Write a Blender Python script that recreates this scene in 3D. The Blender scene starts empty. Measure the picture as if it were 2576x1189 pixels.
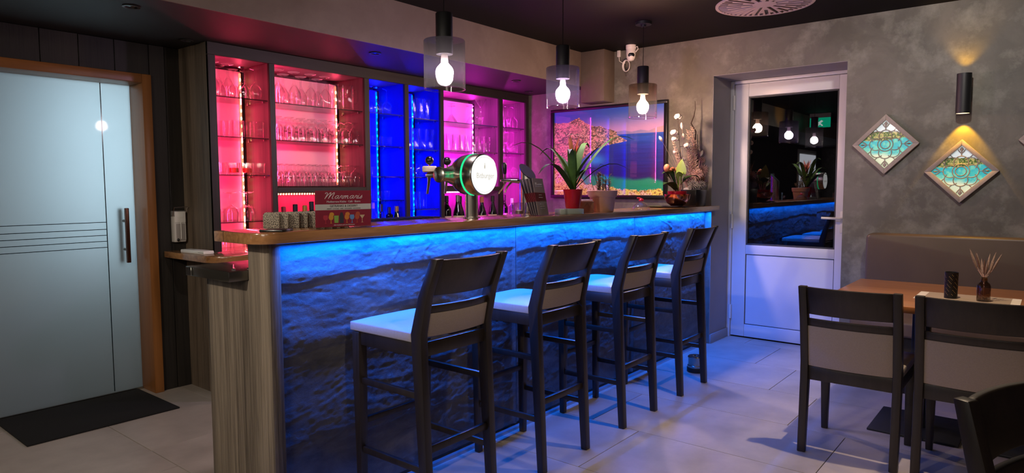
import bpy, bmesh, math, random
import numpy as np
from mathutils import Vector, Matrix
SC = bpy.context.scene
COL = SC.collection
random.seed(7)
R = math.radians
pi = math.pi
sin, cos = math.sin, math.cos
# ------------------------------------------------------------------ camera
cam_d = bpy.data.cameras.new('camera')
cam = bpy.data.objects.new('camera', cam_d)
COL.objects.link(cam)
_yaw, _pit, _rol = R(50.85195), R(4.2516), R(-0.22425)
_fw = Vector((sin(_yaw)*cos(_pit), cos(_yaw)*cos(_pit), -sin(_pit)))
_rt = Vector((cos(_yaw), -sin(_yaw), 0))
_up = _rt.cross(_fw)
_r2 = cos(_rol)*_rt + sin(_rol)*_up
_u2 = -sin(_rol)*_rt + cos(_rol)*_up
_m = Matrix((_r2, _u2, -_fw)).transposed().to_4x4()
_m.translation = (0, 0, 1.30)
cam.matrix_world = _m
cam_d.sensor_fit = 'HORIZONTAL'
cam_d.angle = R(75.005)
cam_d.clip_start = 0.02
SC.camera = cam
# ------------------------------------------------------------------ view, world
SC.view_settings.view_transform = 'Standard'
SC.view_settings.look = 'None'
SC.view_settings.gamma = 1.0
SC.view_settings.use_curve_mapping = False
SC.view_settings.exposure = 0.0
SC.cycles.transparent_max_bounces = 40
SC.cycles.max_bounces = 8
SC.cycles.caustics_reflective = False
SC.cycles.caustics_refractive = False
SC.cycles.sample_clamp_indirect = 6.0
w = bpy.data.worlds.new('world')
SC.world = w
w.use_nodes = True
w.node_tree.nodes['Background'].inputs[0].default_value = (0.9, 0.8, 0.7, 1)
w.node_tree.nodes['Background'].inputs[1].default_value = 0.0
# ------------------------------------------------------------------ room lamps
def lamp(name, typ, loc, target, power, color, size=0.1, size_y=None, angle=60, blend=0.3, spread=180):
    d = bpy.data.lights.new(name, typ)
    d.energy = power
    d.color = color
    if typ == 'AREA':
        d.shape = 'RECTANGLE' if size_y else 'DISK'
        d.size = size
        if size_y: d.size_y = size_y
        d.spread = R(spread)
    elif typ == 'SPOT':
        d.spot_size = R(angle); d.spot_blend = blend; d.shadow_soft_size = size
    else:
        d.shadow_soft_size = size
    o = bpy.data.objects.new(name, d)
    COL.objects.link(o)
    o.location = loc
    if target is not None:
        o.rotation_euler = (Vector(target)-Vector(loc)).to_track_quat('-Z', 'Y').to_euler()
    return o
# unseen ceiling spots and added fills of the dining room, all above / behind the photographer or just out of frame
lamp('unseen_ceiling_spot', 'SPOT', (3.25, 0.45, 2.46), (3.15, 0.25, 0), 125, (1, .76, .54), .02, angle=98, blend=.75)
lamp('unseen_ceiling_spot', 'SPOT', (-0.9, 1.9, 2.17), (1.0, 2.6, 0.3), 125, (1, .86, .70), .05, angle=110, blend=.7)  # fill spot for the oak end post and left floor
lamp('unseen_ceiling_spot', 'SPOT', (3.75, 0.45, 2.46), (5.3, 0.8, 1.7), 60, (1, .92, .84), .05, angle=110, blend=1.0)  # added wall washer, brightens the right wall
lamp('unseen_ceiling_spot', 'SPOT', (-0.6, -0.6, 2.46), (2.0, 3.3, 2.3), 50, (1, .86, .74), .05, angle=60, blend=.9)  # added fill aimed at the fascia
lamp('unseen_ceiling_spot', 'SPOT', (1.35, 0.15, 2.46), (2.0, 2.12, 1.22), 75, (1, .84, .70), .03, angle=40, blend=.9)  # added fill for the menu card and counter edge
lamp('amber_wall_lamp', 'SPOT', (0.75, 2.95, 2.22), (0.75, 3.33, 2.40), 9, (1, .50, .05), .02, angle=70, blend=.8)
lamp('dining_room_fill', 'AREA', (-2.2, -0.6, 2.44), (-1.2, 0.2, 0), 48, (1, .86, .74), 1.2)  # added soft fill that lifts the ambient level
# light of the passage behind the frosted glass door
lamp('passage_light', 'AREA', (1.66, 5.02, 1.50), (1.60, 4.62, 1.45), 9.5, (.70, .88, 1.0), .55, 1.1)
# ------------------------------------------------------------------ mesh helpers
class G:
    def __init__(s): s.v = []; s.f = []
    def add(s, vs, fs):
        n = len(s.v); s.v += [tuple(map(float, p)) for p in vs]; s.f += [tuple(i+n for i in f) for f in fs]; return s
    def box(s, x0, x1, y0, y1, z0, z1):
        return s.add([(x0,y0,z0),(x1,y0,z0),(x1,y1,z0),(x0,y1,z0),(x0,y0,z1),(x1,y0,z1),(x1,y1,z1),(x0,y1,z1)],
                     [(0,3,2,1),(4,5,6,7),(0,1,5,4),(1,2,6,5),(2,3,7,6),(3,0,4,7)])
    def prism(s, pts, a, b, axis='z'):
        n = len(pts)
        def P(p, h):
            return (p[0],p[1],h) if axis == 'z' else ((p[0],h,p[1]) if axis == 'y' else (h,p[0],p[1]))
        vs = [P(p,a) for p in pts]+[P(p,b) for p in pts]
        fs = [tuple(range(n))[::-1], tuple(range(n,2*n))]+[(i,(i+1)%n,n+(i+1)%n,n+i) for i in range(n)]
        return s.add(vs, fs)
    def lathe(s, prof, seg=24, c=(0,0,0), axis='z', cap0=False, cap1=False):
        vs = []; fs = []; n = len(prof)
        for (r,h) in prof:
            for k in range(seg):
                a = 2*pi*k/seg; p, q = r*cos(a), r*sin(a)
                P = (p,q,h) if axis == 'z' else ((p,h,q) if axis == 'y' else (h,p,q))
                vs.append((P[0]+c[0],P[1]+c[1],P[2]+c[2]))
        for i in range(n-1):
            for k in range(seg):
                k2 = (k+1)%seg
                fs.append((i*seg+k,i*seg+k2,(i+1)*seg+k2,(i+1)*seg+k))
        if cap0: fs.append(tuple(range(seg))[::-1])
        if cap1: fs.append(tuple((n-1)*seg+k for k in range(seg)))
        return s.add(vs, fs)
    def tube(s, pts, r, seg=6, cap=True, flat=1.0):
        pts = [Vector(p) for p in pts]; n = len(pts)
        rr = r if isinstance(r,(list,tuple)) else [r]*n
        vs = []; fs = []; prev = None
        for i,p in enumerate(pts):
            t = (pts[min(i+1,n-1)]-pts[max(i-1,0)])
            if t.length < 1e-9: t = Vector((0,0,1))
            t.normalize()
            if prev is None:
                a = Vector((0,0,1)) if abs(t.z) < .9 else Vector((1,0,0))
                u = t.cross(a).normalized()
            else:
                u = prev-t*prev.dot(t)
                if u.length < 1e-6: u = t.orthogonal()
                u.normalize()
            prev = u; b = t.cross(u)
            for k in range(seg):
                an = 2*pi*k/seg
                vs.append(p+u*cos(an)*rr[i]+b*sin(an)*rr[i]*flat)
        for i in range(n-1):
            for k in range(seg):
                k2 = (k+1)%seg
                fs.append((i*seg+k,i*seg+k2,(i+1)*seg+k2,(i+1)*seg+k))
        if cap:
            fs.append(tuple(range(seg))[::-1]); fs.append(tuple((n-1)*seg+k for k in range(seg)))
        return s.add(vs, fs)
    def path(s, sec):
        """loft of rectangles: sec = list of (cx,cy,cz,wx,wy) in horizontal slices"""
        vs = []; fs = []
        for (x,y,z,a,b) in sec:
            vs += [(x-a/2,y-b/2,z),(x+a/2,y-b/2,z),(x+a/2,y+b/2,z),(x-a/2,y+b/2,z)]
        n = len(sec)
        for i in range(n-1):
            for k in range(4):
                k2 = (k+1)%4; fs.append((i*4+k,i*4+k2,i*4+4+k2,i*4+4+k))
        fs.append((3,2,1,0)); fs.append(tuple((n-1)*4+k for k in range(4)))
        return s.add(vs, fs)
    def ball(s, c, r, seg=12, ring=8, sc=(1,1,1)):
        vs = []; fs = []
        for i in range(1,ring):
            t = pi*i/ring
            for k in range(seg):
                a = 2*pi*k/seg
                vs.append((c[0]+r*sc[0]*sin(t)*cos(a),c[1]+r*sc[1]*sin(t)*sin(a),c[2]+r*sc[2]*cos(t)))
        top = len(vs); vs.append((c[0],c[1],c[2]+r*sc[2])); vs.append((c[0],c[1],c[2]-r*sc[2]))
        for i in range(ring-2):
            for k in range(seg):
                k2 = (k+1)%seg
                fs.append((i*seg+k,(i+1)*seg+k,(i+1)*seg+k2,i*seg+k2))
        for k in range(seg):
            k2 = (k+1)%seg
            fs.append((top,k,k2)); fs.append((top+1,(ring-2)*seg+k2,(ring-2)*seg+k))
        return s.add(vs, fs)
    def grid(s, fn, nu, nv, closed=False):
        vs = [fn(i/nu, j/nv) for j in range(nv+1) for i in range(nu+1)]
        fs = [(j*(nu+1)+i,j*(nu+1)+i+1,(j+1)*(nu+1)+i+1,(j+1)*(nu+1)+i) for j in range(nv) for i in range(nu)]
        return s.add(vs, fs)
    def xf(s, M):
        s.v = [tuple(M @ Vector(p)) for p in s.v]; return s
def mesh(name, g, mat=None, bevel=0, smooth=False, seg=2, recalc=True, angle=40):
    me = bpy.data.meshes.new(name)
    me.from_pydata(g.v, [], g.f)
    if recalc or bevel:
        bm = bmesh.new(); bm.from_mesh(me)
        if recalc: bmesh.ops.recalc_face_normals(bm, faces=bm.faces)
        if bevel:
            es = [e for e in bm.edges if len(e.link_faces) == 2 and e.calc_face_angle(0) > R(30)]
            bmesh.ops.bevel(bm, geom=es, offset=bevel, segments=seg, affect='EDGES', profile=.5, clamp_overlap=True)
        bm.to_mesh(me); bm.free()
    if smooth or bevel:
        me.polygons.foreach_set('use_smooth', [True]*len(me.polygons))
        me.set_sharp_from_angle(angle=R(angle))
    if mat: me.materials.append(mat)
    me.update()
    return me
def obj(name, g, mat, parent=None, bevel=0, smooth=False, loc=None, rot=None, **k):
    me = g if isinstance(g, bpy.types.Mesh) else mesh(name, g, mat, bevel, smooth, **k)
    o = bpy.data.objects.new(name, me); COL.objects.link(o)
    if parent: o.parent = parent
    if loc is not None: o.location = loc
    if rot is not None: o.rotation_euler = rot
    return o
def tag(o, label, cat, group=None, kind=None):
    o['label'] = label; o['category'] = cat
    if group: o['group'] = group
    if kind: o['kind'] = kind
    return o
def thing(name, label, cat, loc=(0,0,0), rz=0, group=None):
    o = bpy.data.objects.new(name, None); COL.objects.link(o)
    o.location = loc; o.rotation_euler = (0,0,rz); o.empty_display_size = .05
    return tag(o, label, cat, group)
def struct(name, g, mat, parent=None, **k):
    o = obj(name, g, mat, parent, **k)
    if not parent: o['kind'] = 'structure'
    return o
def dup(root, loc=None, rz=None, label=None, group=None):
    def cp(o, par):
        c = o.copy(); COL.objects.link(c)
        if par: c.parent = par
        for ch in list(o.children): cp(ch, c)
        return c
    r = cp(root, None)
    if loc is not None: r.location = loc
    if rz is not None: r.rotation_euler = (0,0,rz)
    if label: r['label'] = label
    if group: r['group'] = group
    return r
# ------------------------------------------------------------------ materials
def s2l(c): return tuple(((x/255)/12.92 if x/255 <= .04045 else ((x/255+.055)/1.055)**2.4) for x in c)
def newmat(name):
    m = bpy.data.materials.new(name); m.use_nodes = True
    nt = m.node_tree; b = nt.nodes['Principled BSDF']
    return m, nt, b
def N(nt, typ, **kw):
    n = nt.nodes.new(typ)
    for k,v in kw.items(): setattr(n, k, v)
    return n
def simple(name, rgb, rough=.5, metal=0, spec=.5, emit=None, es=0, noise=0, nscale=40, bump=0, coat=0):
    m, nt, b = newmat(name)
    c = (*s2l(rgb),1)
    b.inputs['Base Color'].default_value = c
    b.inputs['Roughness'].default_value = rough
    b.inputs['Metallic'].default_value = metal
    b.inputs['Specular IOR Level'].default_value = spec
    if coat: b.inputs['Coat Weight'].default_value = coat; b.inputs['Coat Roughness'].default_value = .08
    if emit:
        b.inputs['Emission Color'].default_value = (*emit,1); b.inputs['Emission Strength'].default_value = es
    if noise or bump:
        tc = N(nt,'ShaderNodeTexCoord'); no = N(nt,'ShaderNodeTexNoise')
        no.inputs['Scale'].default_value = nscale; no.inputs['Detail'].default_value = 5
        nt.links.new(tc.outputs['Object'], no.inputs['Vector'])
        if noise:
            mx = N(nt,'ShaderNodeMix', data_type='RGBA', blend_type='MULTIPLY'); mx.inputs['Factor'].default_value = 1
            mr = N(nt,'ShaderNodeMapRange'); mr.inputs['From Min'].default_value = .3; mr.inputs['From Max'].default_value = .7
            mr.inputs['To Min'].default_value = 1-noise; mr.inputs['To Max'].default_value = 1+noise
            nt.links.new(no.outputs['Fac'], mr.inputs['Value'])
            mx.inputs['A'].default_value = c
            nt.links.new(mr.outputs['Result'], mx.inputs['B'])
            nt.links.new(mx.outputs['Result'], b.inputs['Base Color'])
        if bump:
            bu = N(nt,'ShaderNodeBump'); bu.inputs['Strength'].default_value = bump; bu.inputs['Distance'].default_value = .004
            nt.links.new(no.outputs['Fac'], bu.inputs['Height']); nt.links.new(bu.outputs['Normal'], b.inputs['Normal'])
    return m
def wood(name, c0, c1, scale=(40,40,2.0), rough=.45, bump=.25, contrast=(.35,.65), coat=0, spec=.4):
    m, nt, b = newmat(name)
    tc = N(nt,'ShaderNodeTexCoord'); mp = N(nt,'ShaderNodeMapping'); mp.inputs['Scale'].default_value = scale
    oi = N(nt,'ShaderNodeObjectInfo'); ad = N(nt,'ShaderNodeVectorMath', operation='ADD'); ml = N(nt,'ShaderNodeVectorMath', operation='SCALE')
    ml.inputs['Scale'].default_value = 37.0
    co = N(nt,'ShaderNodeCombineXYZ')
    for i in range(3): nt.links.new(oi.outputs['Random'], co.inputs[i])
    nt.links.new(co.outputs[0], ml.inputs[0])
    nt.links.new(tc.outputs['Object'], mp.inputs['Vector']); nt.links.new(mp.outputs['Vector'], ad.inputs[0]); nt.links.new(ml.outputs['Vector'], ad.inputs[1])
    n1 = N(nt,'ShaderNodeTexNoise'); n1.inputs['Scale'].default_value = 1; n1.inputs['Detail'].default_value = 8; n1.inputs['Roughness'].default_value = .65; n1.inputs['Distortion'].default_value = .6
    nt.links.new(ad.outputs['Vector'], n1.inputs['Vector'])
    n2 = N(nt,'ShaderNodeTexNoise'); n2.inputs['Scale'].default_value = .13; n2.inputs['Detail'].default_value = 3
    nt.links.new(ad.outputs['Vector'], n2.inputs['Vector'])
    mm = N(nt,'ShaderNodeMath', operation='MULTIPLY_ADD'); mm.inputs[1].default_value = .5; 
    nt.links.new(n2.outputs['Fac'], mm.inputs[0]); 
    m2 = N(nt,'ShaderNodeMath', operation='MULTIPLY'); m2.inputs[1].default_value = .5
    nt.links.new(n1.outputs['Fac'], m2.inputs[0]); nt.links.new(m2.outputs[0], mm.inputs[2])
    cr = N(nt,'ShaderNodeValToRGB')
    cr.color_ramp.elements[0].position = contrast[0]; cr.color_ramp.elements[0].color = (*s2l(c0),1)
    cr.color_ramp.elements[1].position = contrast[1]; cr.color_ramp.elements[1].color = (*s2l(c1),1)
    nt.links.new(mm.outputs[0], cr.inputs['Fac']); nt.links.new(cr.outputs['Color'], b.inputs['Base Color'])
    b.inputs['Roughness'].default_value = rough; b.inputs['Specular IOR Level'].default_value = spec
    if coat: b.inputs['Coat Weight'].default_value = coat; b.inputs['Coat Roughness'].default_value = .1
    if bump:
        bu = N(nt,'ShaderNodeBump'); bu.inputs['Strength'].default_value = bump; bu.inputs['Distance'].default_value = .003
        nt.links.new(n1.outputs['Fac'], bu.inputs['Height']); nt.links.new(bu.outputs['Normal'], b.inputs['Normal'])
    return m
def glass(name, tint=(1,1,1), refl=.05, edge=.55, rough=.02, power=3.0, edge_tint=None):
    m = bpy.data.materials.new(name); m.use_nodes = True
    nt = m.node_tree; nt.nodes.clear()
    out = N(nt,'ShaderNodeOutputMaterial'); mix = N(nt,'ShaderNodeMixShader')
    tr = N(nt,'ShaderNodeBsdfTransparent'); gl = N(nt,'ShaderNodeBsdfGlossy')
    gl.inputs['Roughness'].default_value = rough; gl.inputs['Color'].default_value = (1,1,1,1)
    lw = N(nt,'ShaderNodeLayerWeight'); lw.inputs['Blend'].default_value = .5
    pw = N(nt,'ShaderNodeMath', operation='POWER'); pw.inputs[1].default_value = power
    ma = N(nt,'ShaderNodeMath', operation='MULTIPLY_ADD'); ma.inputs[1].default_value = edge; ma.inputs[2].default_value = refl
    nt.links.new(lw.outputs['Facing'], pw.inputs[0]); nt.links.new(pw.outputs[0], ma.inputs[0])
    et = edge_tint or tuple(.55*t for t in tint)
    cm = N(nt,'ShaderNodeMix', data_type='RGBA'); cm.inputs['A'].default_value = (*tint,1); cm.inputs['B'].default_value = (*et,1)
    nt.links.new(pw.outputs[0], cm.inputs['Factor']); nt.links.new(cm.outputs['Result'], tr.inputs['Color'])
    nt.links.new(ma.outputs[0], mix.inputs[0]); nt.links.new(tr.outputs[0], mix.inputs[1]); nt.links.new(gl.outputs[0], mix.inputs[2])
    nt.links.new(mix.outputs[0], out.inputs['Surface'])
    return m
def emit(name, rgb, s):
    m = bpy.data.materials.new(name); m.use_nodes = True
    nt = m.node_tree; nt.nodes.clear()
    out = N(nt,'ShaderNodeOutputMaterial'); e = N(nt,'ShaderNodeEmission')
    e.inputs['Color'].default_value = (*rgb,1); e.inputs['Strength'].default_value = s
    nt.links.new(e.outputs[0], out.inputs['Surface'])
    return m
def printed(name, rough=.4, es=0.0, coat=0):
    m, nt, b = newmat(name)
    a = N(nt,'ShaderNodeAttribute', attribute_name='Col')
    nt.links.new(a.outputs['Color'], b.inputs['Base Color']); b.inputs['Roughness'].default_value = rough
    if es:
        nt.links.new(a.outputs['Color'], b.inputs['Emission Color']); b.inputs['Emission Strength'].default_value = es
    if coat: b.inputs['Coat Weight'].default_value = coat; b.inputs['Coat Roughness'].default_value = .03
    return m
def plaster(name, c0, c1, c2, scale=1.0):
    """smoothed mineral plaster with cloudy pale patches"""
    m, nt, b = newmat(name)
    tc = N(nt,'ShaderNodeTexCoord')
    n1 = N(nt,'ShaderNodeTexNoise'); n1.inputs['Scale'].default_value = 2.3*scale; n1.inputs['Detail'].default_value = 9; n1.inputs['Roughness'].default_value = .62; n1.inputs['Distortion'].default_value = .5
    n2 = N(nt,'ShaderNodeTexNoise'); n2.inputs['Scale'].default_value = 4.2*scale; n2.inputs['Detail'].default_value = 12; n2.inputs['Roughness'].default_value = .68; n2.inputs['Distortion'].default_value = .05
    mp = N(nt,'ShaderNodeMapping'); mp.inputs['Location'].default_value = (3.3,1.7,5.1)
    nt.links.new(tc.outputs['Object'], n1.inputs['Vector']); nt.links.new(tc.outputs['Object'], mp.inputs['Vector']); nt.links.new(mp.outputs['Vector'], n2.inputs['Vector'])
    r1 = N(nt,'ShaderNodeValToRGB'); e = r1.color_ramp.elements
    e[0].position = .38; e[0].color = (*s2l(c0),1); e[1].position = .62; e[1].color = (*s2l(c1),1)
    r2 = N(nt,'ShaderNodeValToRGB'); e = r2.color_ramp.elements
    e[0].position = .50; e[0].color = (0,0,0,1); e[1].position = .80; e[1].color = (1,1,1,1)
    nt.links.new(n1.outputs['Fac'], r1.inputs['Fac']); nt.links.new(n2.outputs['Fac'], r2.inputs['Fac'])
    mx = N(nt,'ShaderNodeMix', data_type='RGBA'); mx.inputs['B'].default_value = (*s2l(c2),1)
    nt.links.new(r2.outputs['Color'], mx.inputs['Factor']); nt.links.new(r1.outputs['Color'], mx.inputs['A'])
    nt.links.new(mx.outputs['Result'], b.inputs['Base Color'])
    b.inputs['Roughness'].default_value = .55; b.inputs['Specular IOR Level'].default_value = .35
    bu = N(nt,'ShaderNodeBump'); bu.inputs['Strength'].default_value = .15; bu.inputs['Distance'].default_value = .004
    nt.links.new(n2.outputs['Fac'], bu.inputs['Height']); nt.links.new(bu.outputs['Normal'], b.inputs['Normal'])
    return m
M_plaster = plaster('wall_plaster', (95,92,84), (117,113,104), (152,151,140))
M_plaster_soft = plaster('fascia_plaster', (100,88,77), (113,101,90), (124,112,101), .6)
M_jamb = simple('jamb_paint', (140,135,137), .6, noise=.05, nscale=6)
M_ceiling = simple('black_ceiling', (11,9,9), .7, spec=.15, noise=.25, nscale=1.2)
M_soffit = simple('soffit_paint', (38,33,31), .6, noise=.06, nscale=3)
M_dark = simple('dark_paint', (40,38,36), .7)
M_grout = simple('grout', (38,35,34), .9)
M_veneer = wood('dark_oak_veneer', (19,16,14), (42,37,32), (70,70,3.2), .55, .35)
M_veneer_side = wood('oak_veneer_side', (70,60,50), (128,112,95), (80,80,3.0), .5, .5)
M_veneer_post = wood('brushed_oak_veneer', (62,54,47), (160,146,128), (120,120,2.6), .5, .9, (.34,.66))
M_frame = wood('cabinet_frame', (33,27,25), (50,43,39), (70,70,4), .5, .2)
M_frame_h = wood('cabinet_frame_rail', (33,27,25), (50,43,39), (4,70,70), .5, .2)
M_panel_ledtint_r = simple('niche_panel_ledtint_pink', (238,206,214), .5)  # red LED light mixed into the panel's white as a pink cast
M_panel_ledtint_m = simple('niche_panel_ledtint_lilac', (240,176,236), .5)  # magenta LED light put into the panel colour
M_side_ledtint_r = wood('niche_side_ledtint_red', (98,56,70), (128,76,92), (60,60,2.5), .5, .15)  # dark wood tinted towards the red LED light
M_side_ledtint_m = wood('niche_side_ledtint_lilac', (98,60,94), (126,80,120), (60,60,2.5), .5, .15)  # wood colour shifted to take on the magenta LED light
M_panel_ledtint_b = simple('niche_panel_ledtint_blue', (30,32,236), .5)  # blue LED light painted into the panel colour
M_side_ledtint_b = simple('niche_side_ledtint_blue', (18,18,150), .5)  # side wall colour carries the blue LED light
M_side = wood('niche_side', (100,84,88), (130,110,114), (60,60,2.5), .5, .15)
M_casing = wood('cherry_casing', (122,76,36), (146,94,48), (30,30,1.6), .38, .1, (.4,.6))
M_casing_h = wood('cherry_casing_head', (122,76,36), (146,94,48), (1.6,30,30), .38, .1, (.4,.6))
M_bartop = wood('bar_top_beech', (116,78,48), (178,128,82), (3,40,40), .2, .08, (.36,.62), coat=.5)
M_table = wood('table_top_beech', (138,86,46), (170,112,66), (26,2.4,26), .3, .05, (.38,.62), coat=.3)
M_stoolwood = wood('wenge_stool_wood', (31,25,21), (50,41,34), (60,60,4), .38, .12, spec=.5)
M_leather = simple('cream_leather', (166,156,147), .42, noise=.05, nscale=120, bump=.15)
M_fabric = simple('taupe_back_fabric', (160,143,129), .75, noise=.06, nscale=200, bump=.3)
M_bench = simple('brown_bench_leather', (94,77,62), .42, noise=.08, nscale=6, bump=.1)
M_steel = simple('brushed_steel', (170,168,162), .28, 1.0)
M_chrome = simple('polished_chrome', (228,224,216), .13, 1.0)
M_drum = simple('satin_chrome', (214,210,200), .22, 1.0)
M_black = simple('black_plastic', (16,16,17), .3)
M_blackm = simple('matt_black_metal', (22,22,24), .5)
M_white = simple('white_plastic', (225,222,216), .4)
M_door = simple('white_door_lacquer', (214,213,216), .35, noise=.03, nscale=5)
M_glass = glass('clear_glass', (.985,.985,.985), .035, .6, edge_tint=(.74,.74,.74))
M_shelfglass = glass('shelf_glass', (.93,.96,.95), .06, .5)
M_edge = simple('glass_edge', (205,214,212), .2)
M_acrylic = glass('acrylic', (.95,.95,.95), .05, .4)
M_red = simple('red_ceramic', (176,18,36), .25)
M_terra = simple('terracotta', (196,150,122), .8, noise=.08, nscale=14)
M_copper = simple('polished_copper', (222,148,110), .16, 1.0)
M_soil = simple('soil', (60,42,32), .95, noise=.4, nscale=60)
M_leaf = simple('green_leaf', (78,112,46), .65, spec=.08, noise=.3, nscale=14)
M_leaf2 = simple('dark_green_leaf', (44,64,32), .65, spec=.08, noise=.2, nscale=14)
M_leaf3 = simple('yellow_green_leaf', (126,142,60), .4, noise=.2, nscale=14)
M_bract = simple('orange_bract', (206,122,84), .5, noise=.2, nscale=20)
M_twig = simple('dark_twig', (58,40,34), .8)
M_dry = simple('dried_straw', (206,172,150), .8, noise=.15, nscale=60)
M_dry2 = simple('dried_pink', (198,158,146), .85, noise=.15, nscale=60)
M_cotton = simple('cotton', (236,216,202), .95, bump=.4, nscale=80)
M_greyleaf = simple('grey_moss', (150,142,140), .85, noise=.3, nscale=80)
# ================================================================== SETTING
def tile_mat():
    m, nt, b = newmat('floor_tile_stone')
    tc = N(nt,'ShaderNodeTexCoord'); oi = N(nt,'ShaderNodeObjectInfo')
    va = N(nt,'ShaderNodeVectorMath', operation='ADD'); sc = N(nt,'ShaderNodeVectorMath', operation='SCALE'); sc.inputs['Scale'].default_value = 3.0
    nt.links.new(oi.outputs['Location'], sc.inputs[0]); nt.links.new(tc.outputs['Object'], va.inputs[0]); nt.links.new(sc.outputs['Vector'], va.inputs[1])
    n = N(nt,'ShaderNodeTexNoise'); n.inputs['Scale'].default_value = 3.2; n.inputs['Detail'].default_value = 8; n.inputs['Roughness'].default_value = .6
    nt.links.new(va.outputs['Vector'], n.inputs['Vector'])
    r = N(nt,'ShaderNodeValToRGB'); e = r.color_ramp.elements
    e[0].position = .3; e[0].color = (*s2l((158,148,138)),1); e[1].position = .7; e[1].color = (*s2l((186,176,166)),1)
    nt.links.new(n.outputs['Fac'], r.inputs['Fac']); nt.links.new(r.outputs['Color'], b.inputs['Base Color'])
    b.inputs['Roughness'].default_value = .38; b.inputs['Specular IOR Level'].default_value = .4
    return m
M_tile = tile_mat()
floor = struct('floor', G().box(-6,6.0,-3,6.2,-.2,-.006), M_grout)
TW, TL = .582, 1.17
def tile_part(x0, x1, y0, y1):
    g = .0018
    return obj('floor_tile', G().box(x0+g,x1-g,y0+g,y1-g,-.012,0), M_tile, floor, bevel=.0007, seg=1)
full = None
for k in range(-5, 8):
    x0 = 1.37+TW*k; x1 = min(x0+TW, 5.655)
    if x1-x0 < .03: continue
    yo = .79+.29*(k-3)
    n0 = math.floor((-1.7-yo)/TL)
    for n in range(n0, n0+7):
        y0 = yo+n*TL; y1 = min(y0+TL, 4.62)
        if y0 > 4.55 or y1 < -1.2: continue
        if full is not None and abs(x1-x0-TW) < 1e-6 and abs(y1-y0-TL) < 1e-6:
            t = full.copy(); COL.objects.link(t); t.location = (x0,y0,0)
        elif full is None and abs(y1-y0-TL) < 1e-6:
            g = .0018
            full = obj('floor_tile', G().box(g,TW-g,g,TL-g,-.012,0), M_tile, floor, bevel=.0007, seg=1, loc=(x0,y0,0))
        else:
            tile_part(x0,x1,y0,y1)
struct('ceiling', G().box(-6,5.7,-3,3.40,2.49,2.6), M_ceiling)
struct('ceiling', G().box(-6,5.3,3.34,4.9,2.19,2.27), M_soffit)
struct('wall_fascia', G().box(-6,5.25,3.33,3.34,2.19,2.49), M_plaster_soft)
wr = G(); wr.box(5.25,5.66,2.18,4.62,0,2.49); wr.box(5.25,5.66,1.19,2.18,2.185,2.49); wr.box(5.25,5.66,-3,1.19,0,2.49)
struct('wall_right', wr, M_plaster)
lin = G(); lin.box(5.252,5.62,2.176,2.1795,.0,2.185); lin.box(5.252,5.62,1.19,2.176,2.181,2.1845)
struct('trim_1', lin, M_jamb)
struct('baseboard_right', G().box(5.252,5.62,2.163,2.1755,0,.075), simple('grey_skirting',(150,148,150),.5), bevel=.002)
struct('baseboard_right', G().box(5.237,5.249,-3,1.185,0,.075), simple('grey_skirting',(150,148,150),.5), bevel=.002)
struct('trim_2', G().box(5.07,5.249,3.09,3.33,2.045,2.489), M_plaster_soft, bevel=.003)
# back wall with the frosted door
wb = G(); wb.box(1.845,5.25,4.44,4.6,0,2.19); wb.box(.69,1.845,4.44,4.6,2.0,2.19); wb.box(-6,.69,4.44,4.6,0,2.19)
wallb = struct('wall_back', wb, M_dark)
def planks(xs, z0, z1):
    for a,b in zip(xs[:-1], xs[1:]):
        obj('panel', G().box(a+.0015,b-.0015,4.405,4.44,z0,z1), M_veneer, wallb, bevel=.0015, seg=1)
planks([1.845,1.94,2.03], 0.0, 2.188)
planks([.69,.885,1.08,1.27,1.46,1.65,1.845], 2.002, 2.188)
planks([.1,.295,.49,.69], 0, 2.188)
struct('wall_left', G().box(-6.1,-6,-3,4.6,0,2.49), M_plaster)
struct('wall_front', G().box(-6,5.7,-3.1,-3,0,2.49), M_plaster)
# passage behind the frosted door
pw = G(); pw.box(-.2,2.6,6.1,6.2,0,2.6); pw.box(-.3,-.2,4.6,6.2,0,2.6); pw.box(2.5,2.6,4.6,6.2,0,2.6); pw.box(-.3,2.6,4.6,6.2,2.6,2.7)
struct('wall_passage', pw, simple('passage_wall',(205,208,208),.7))
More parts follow.
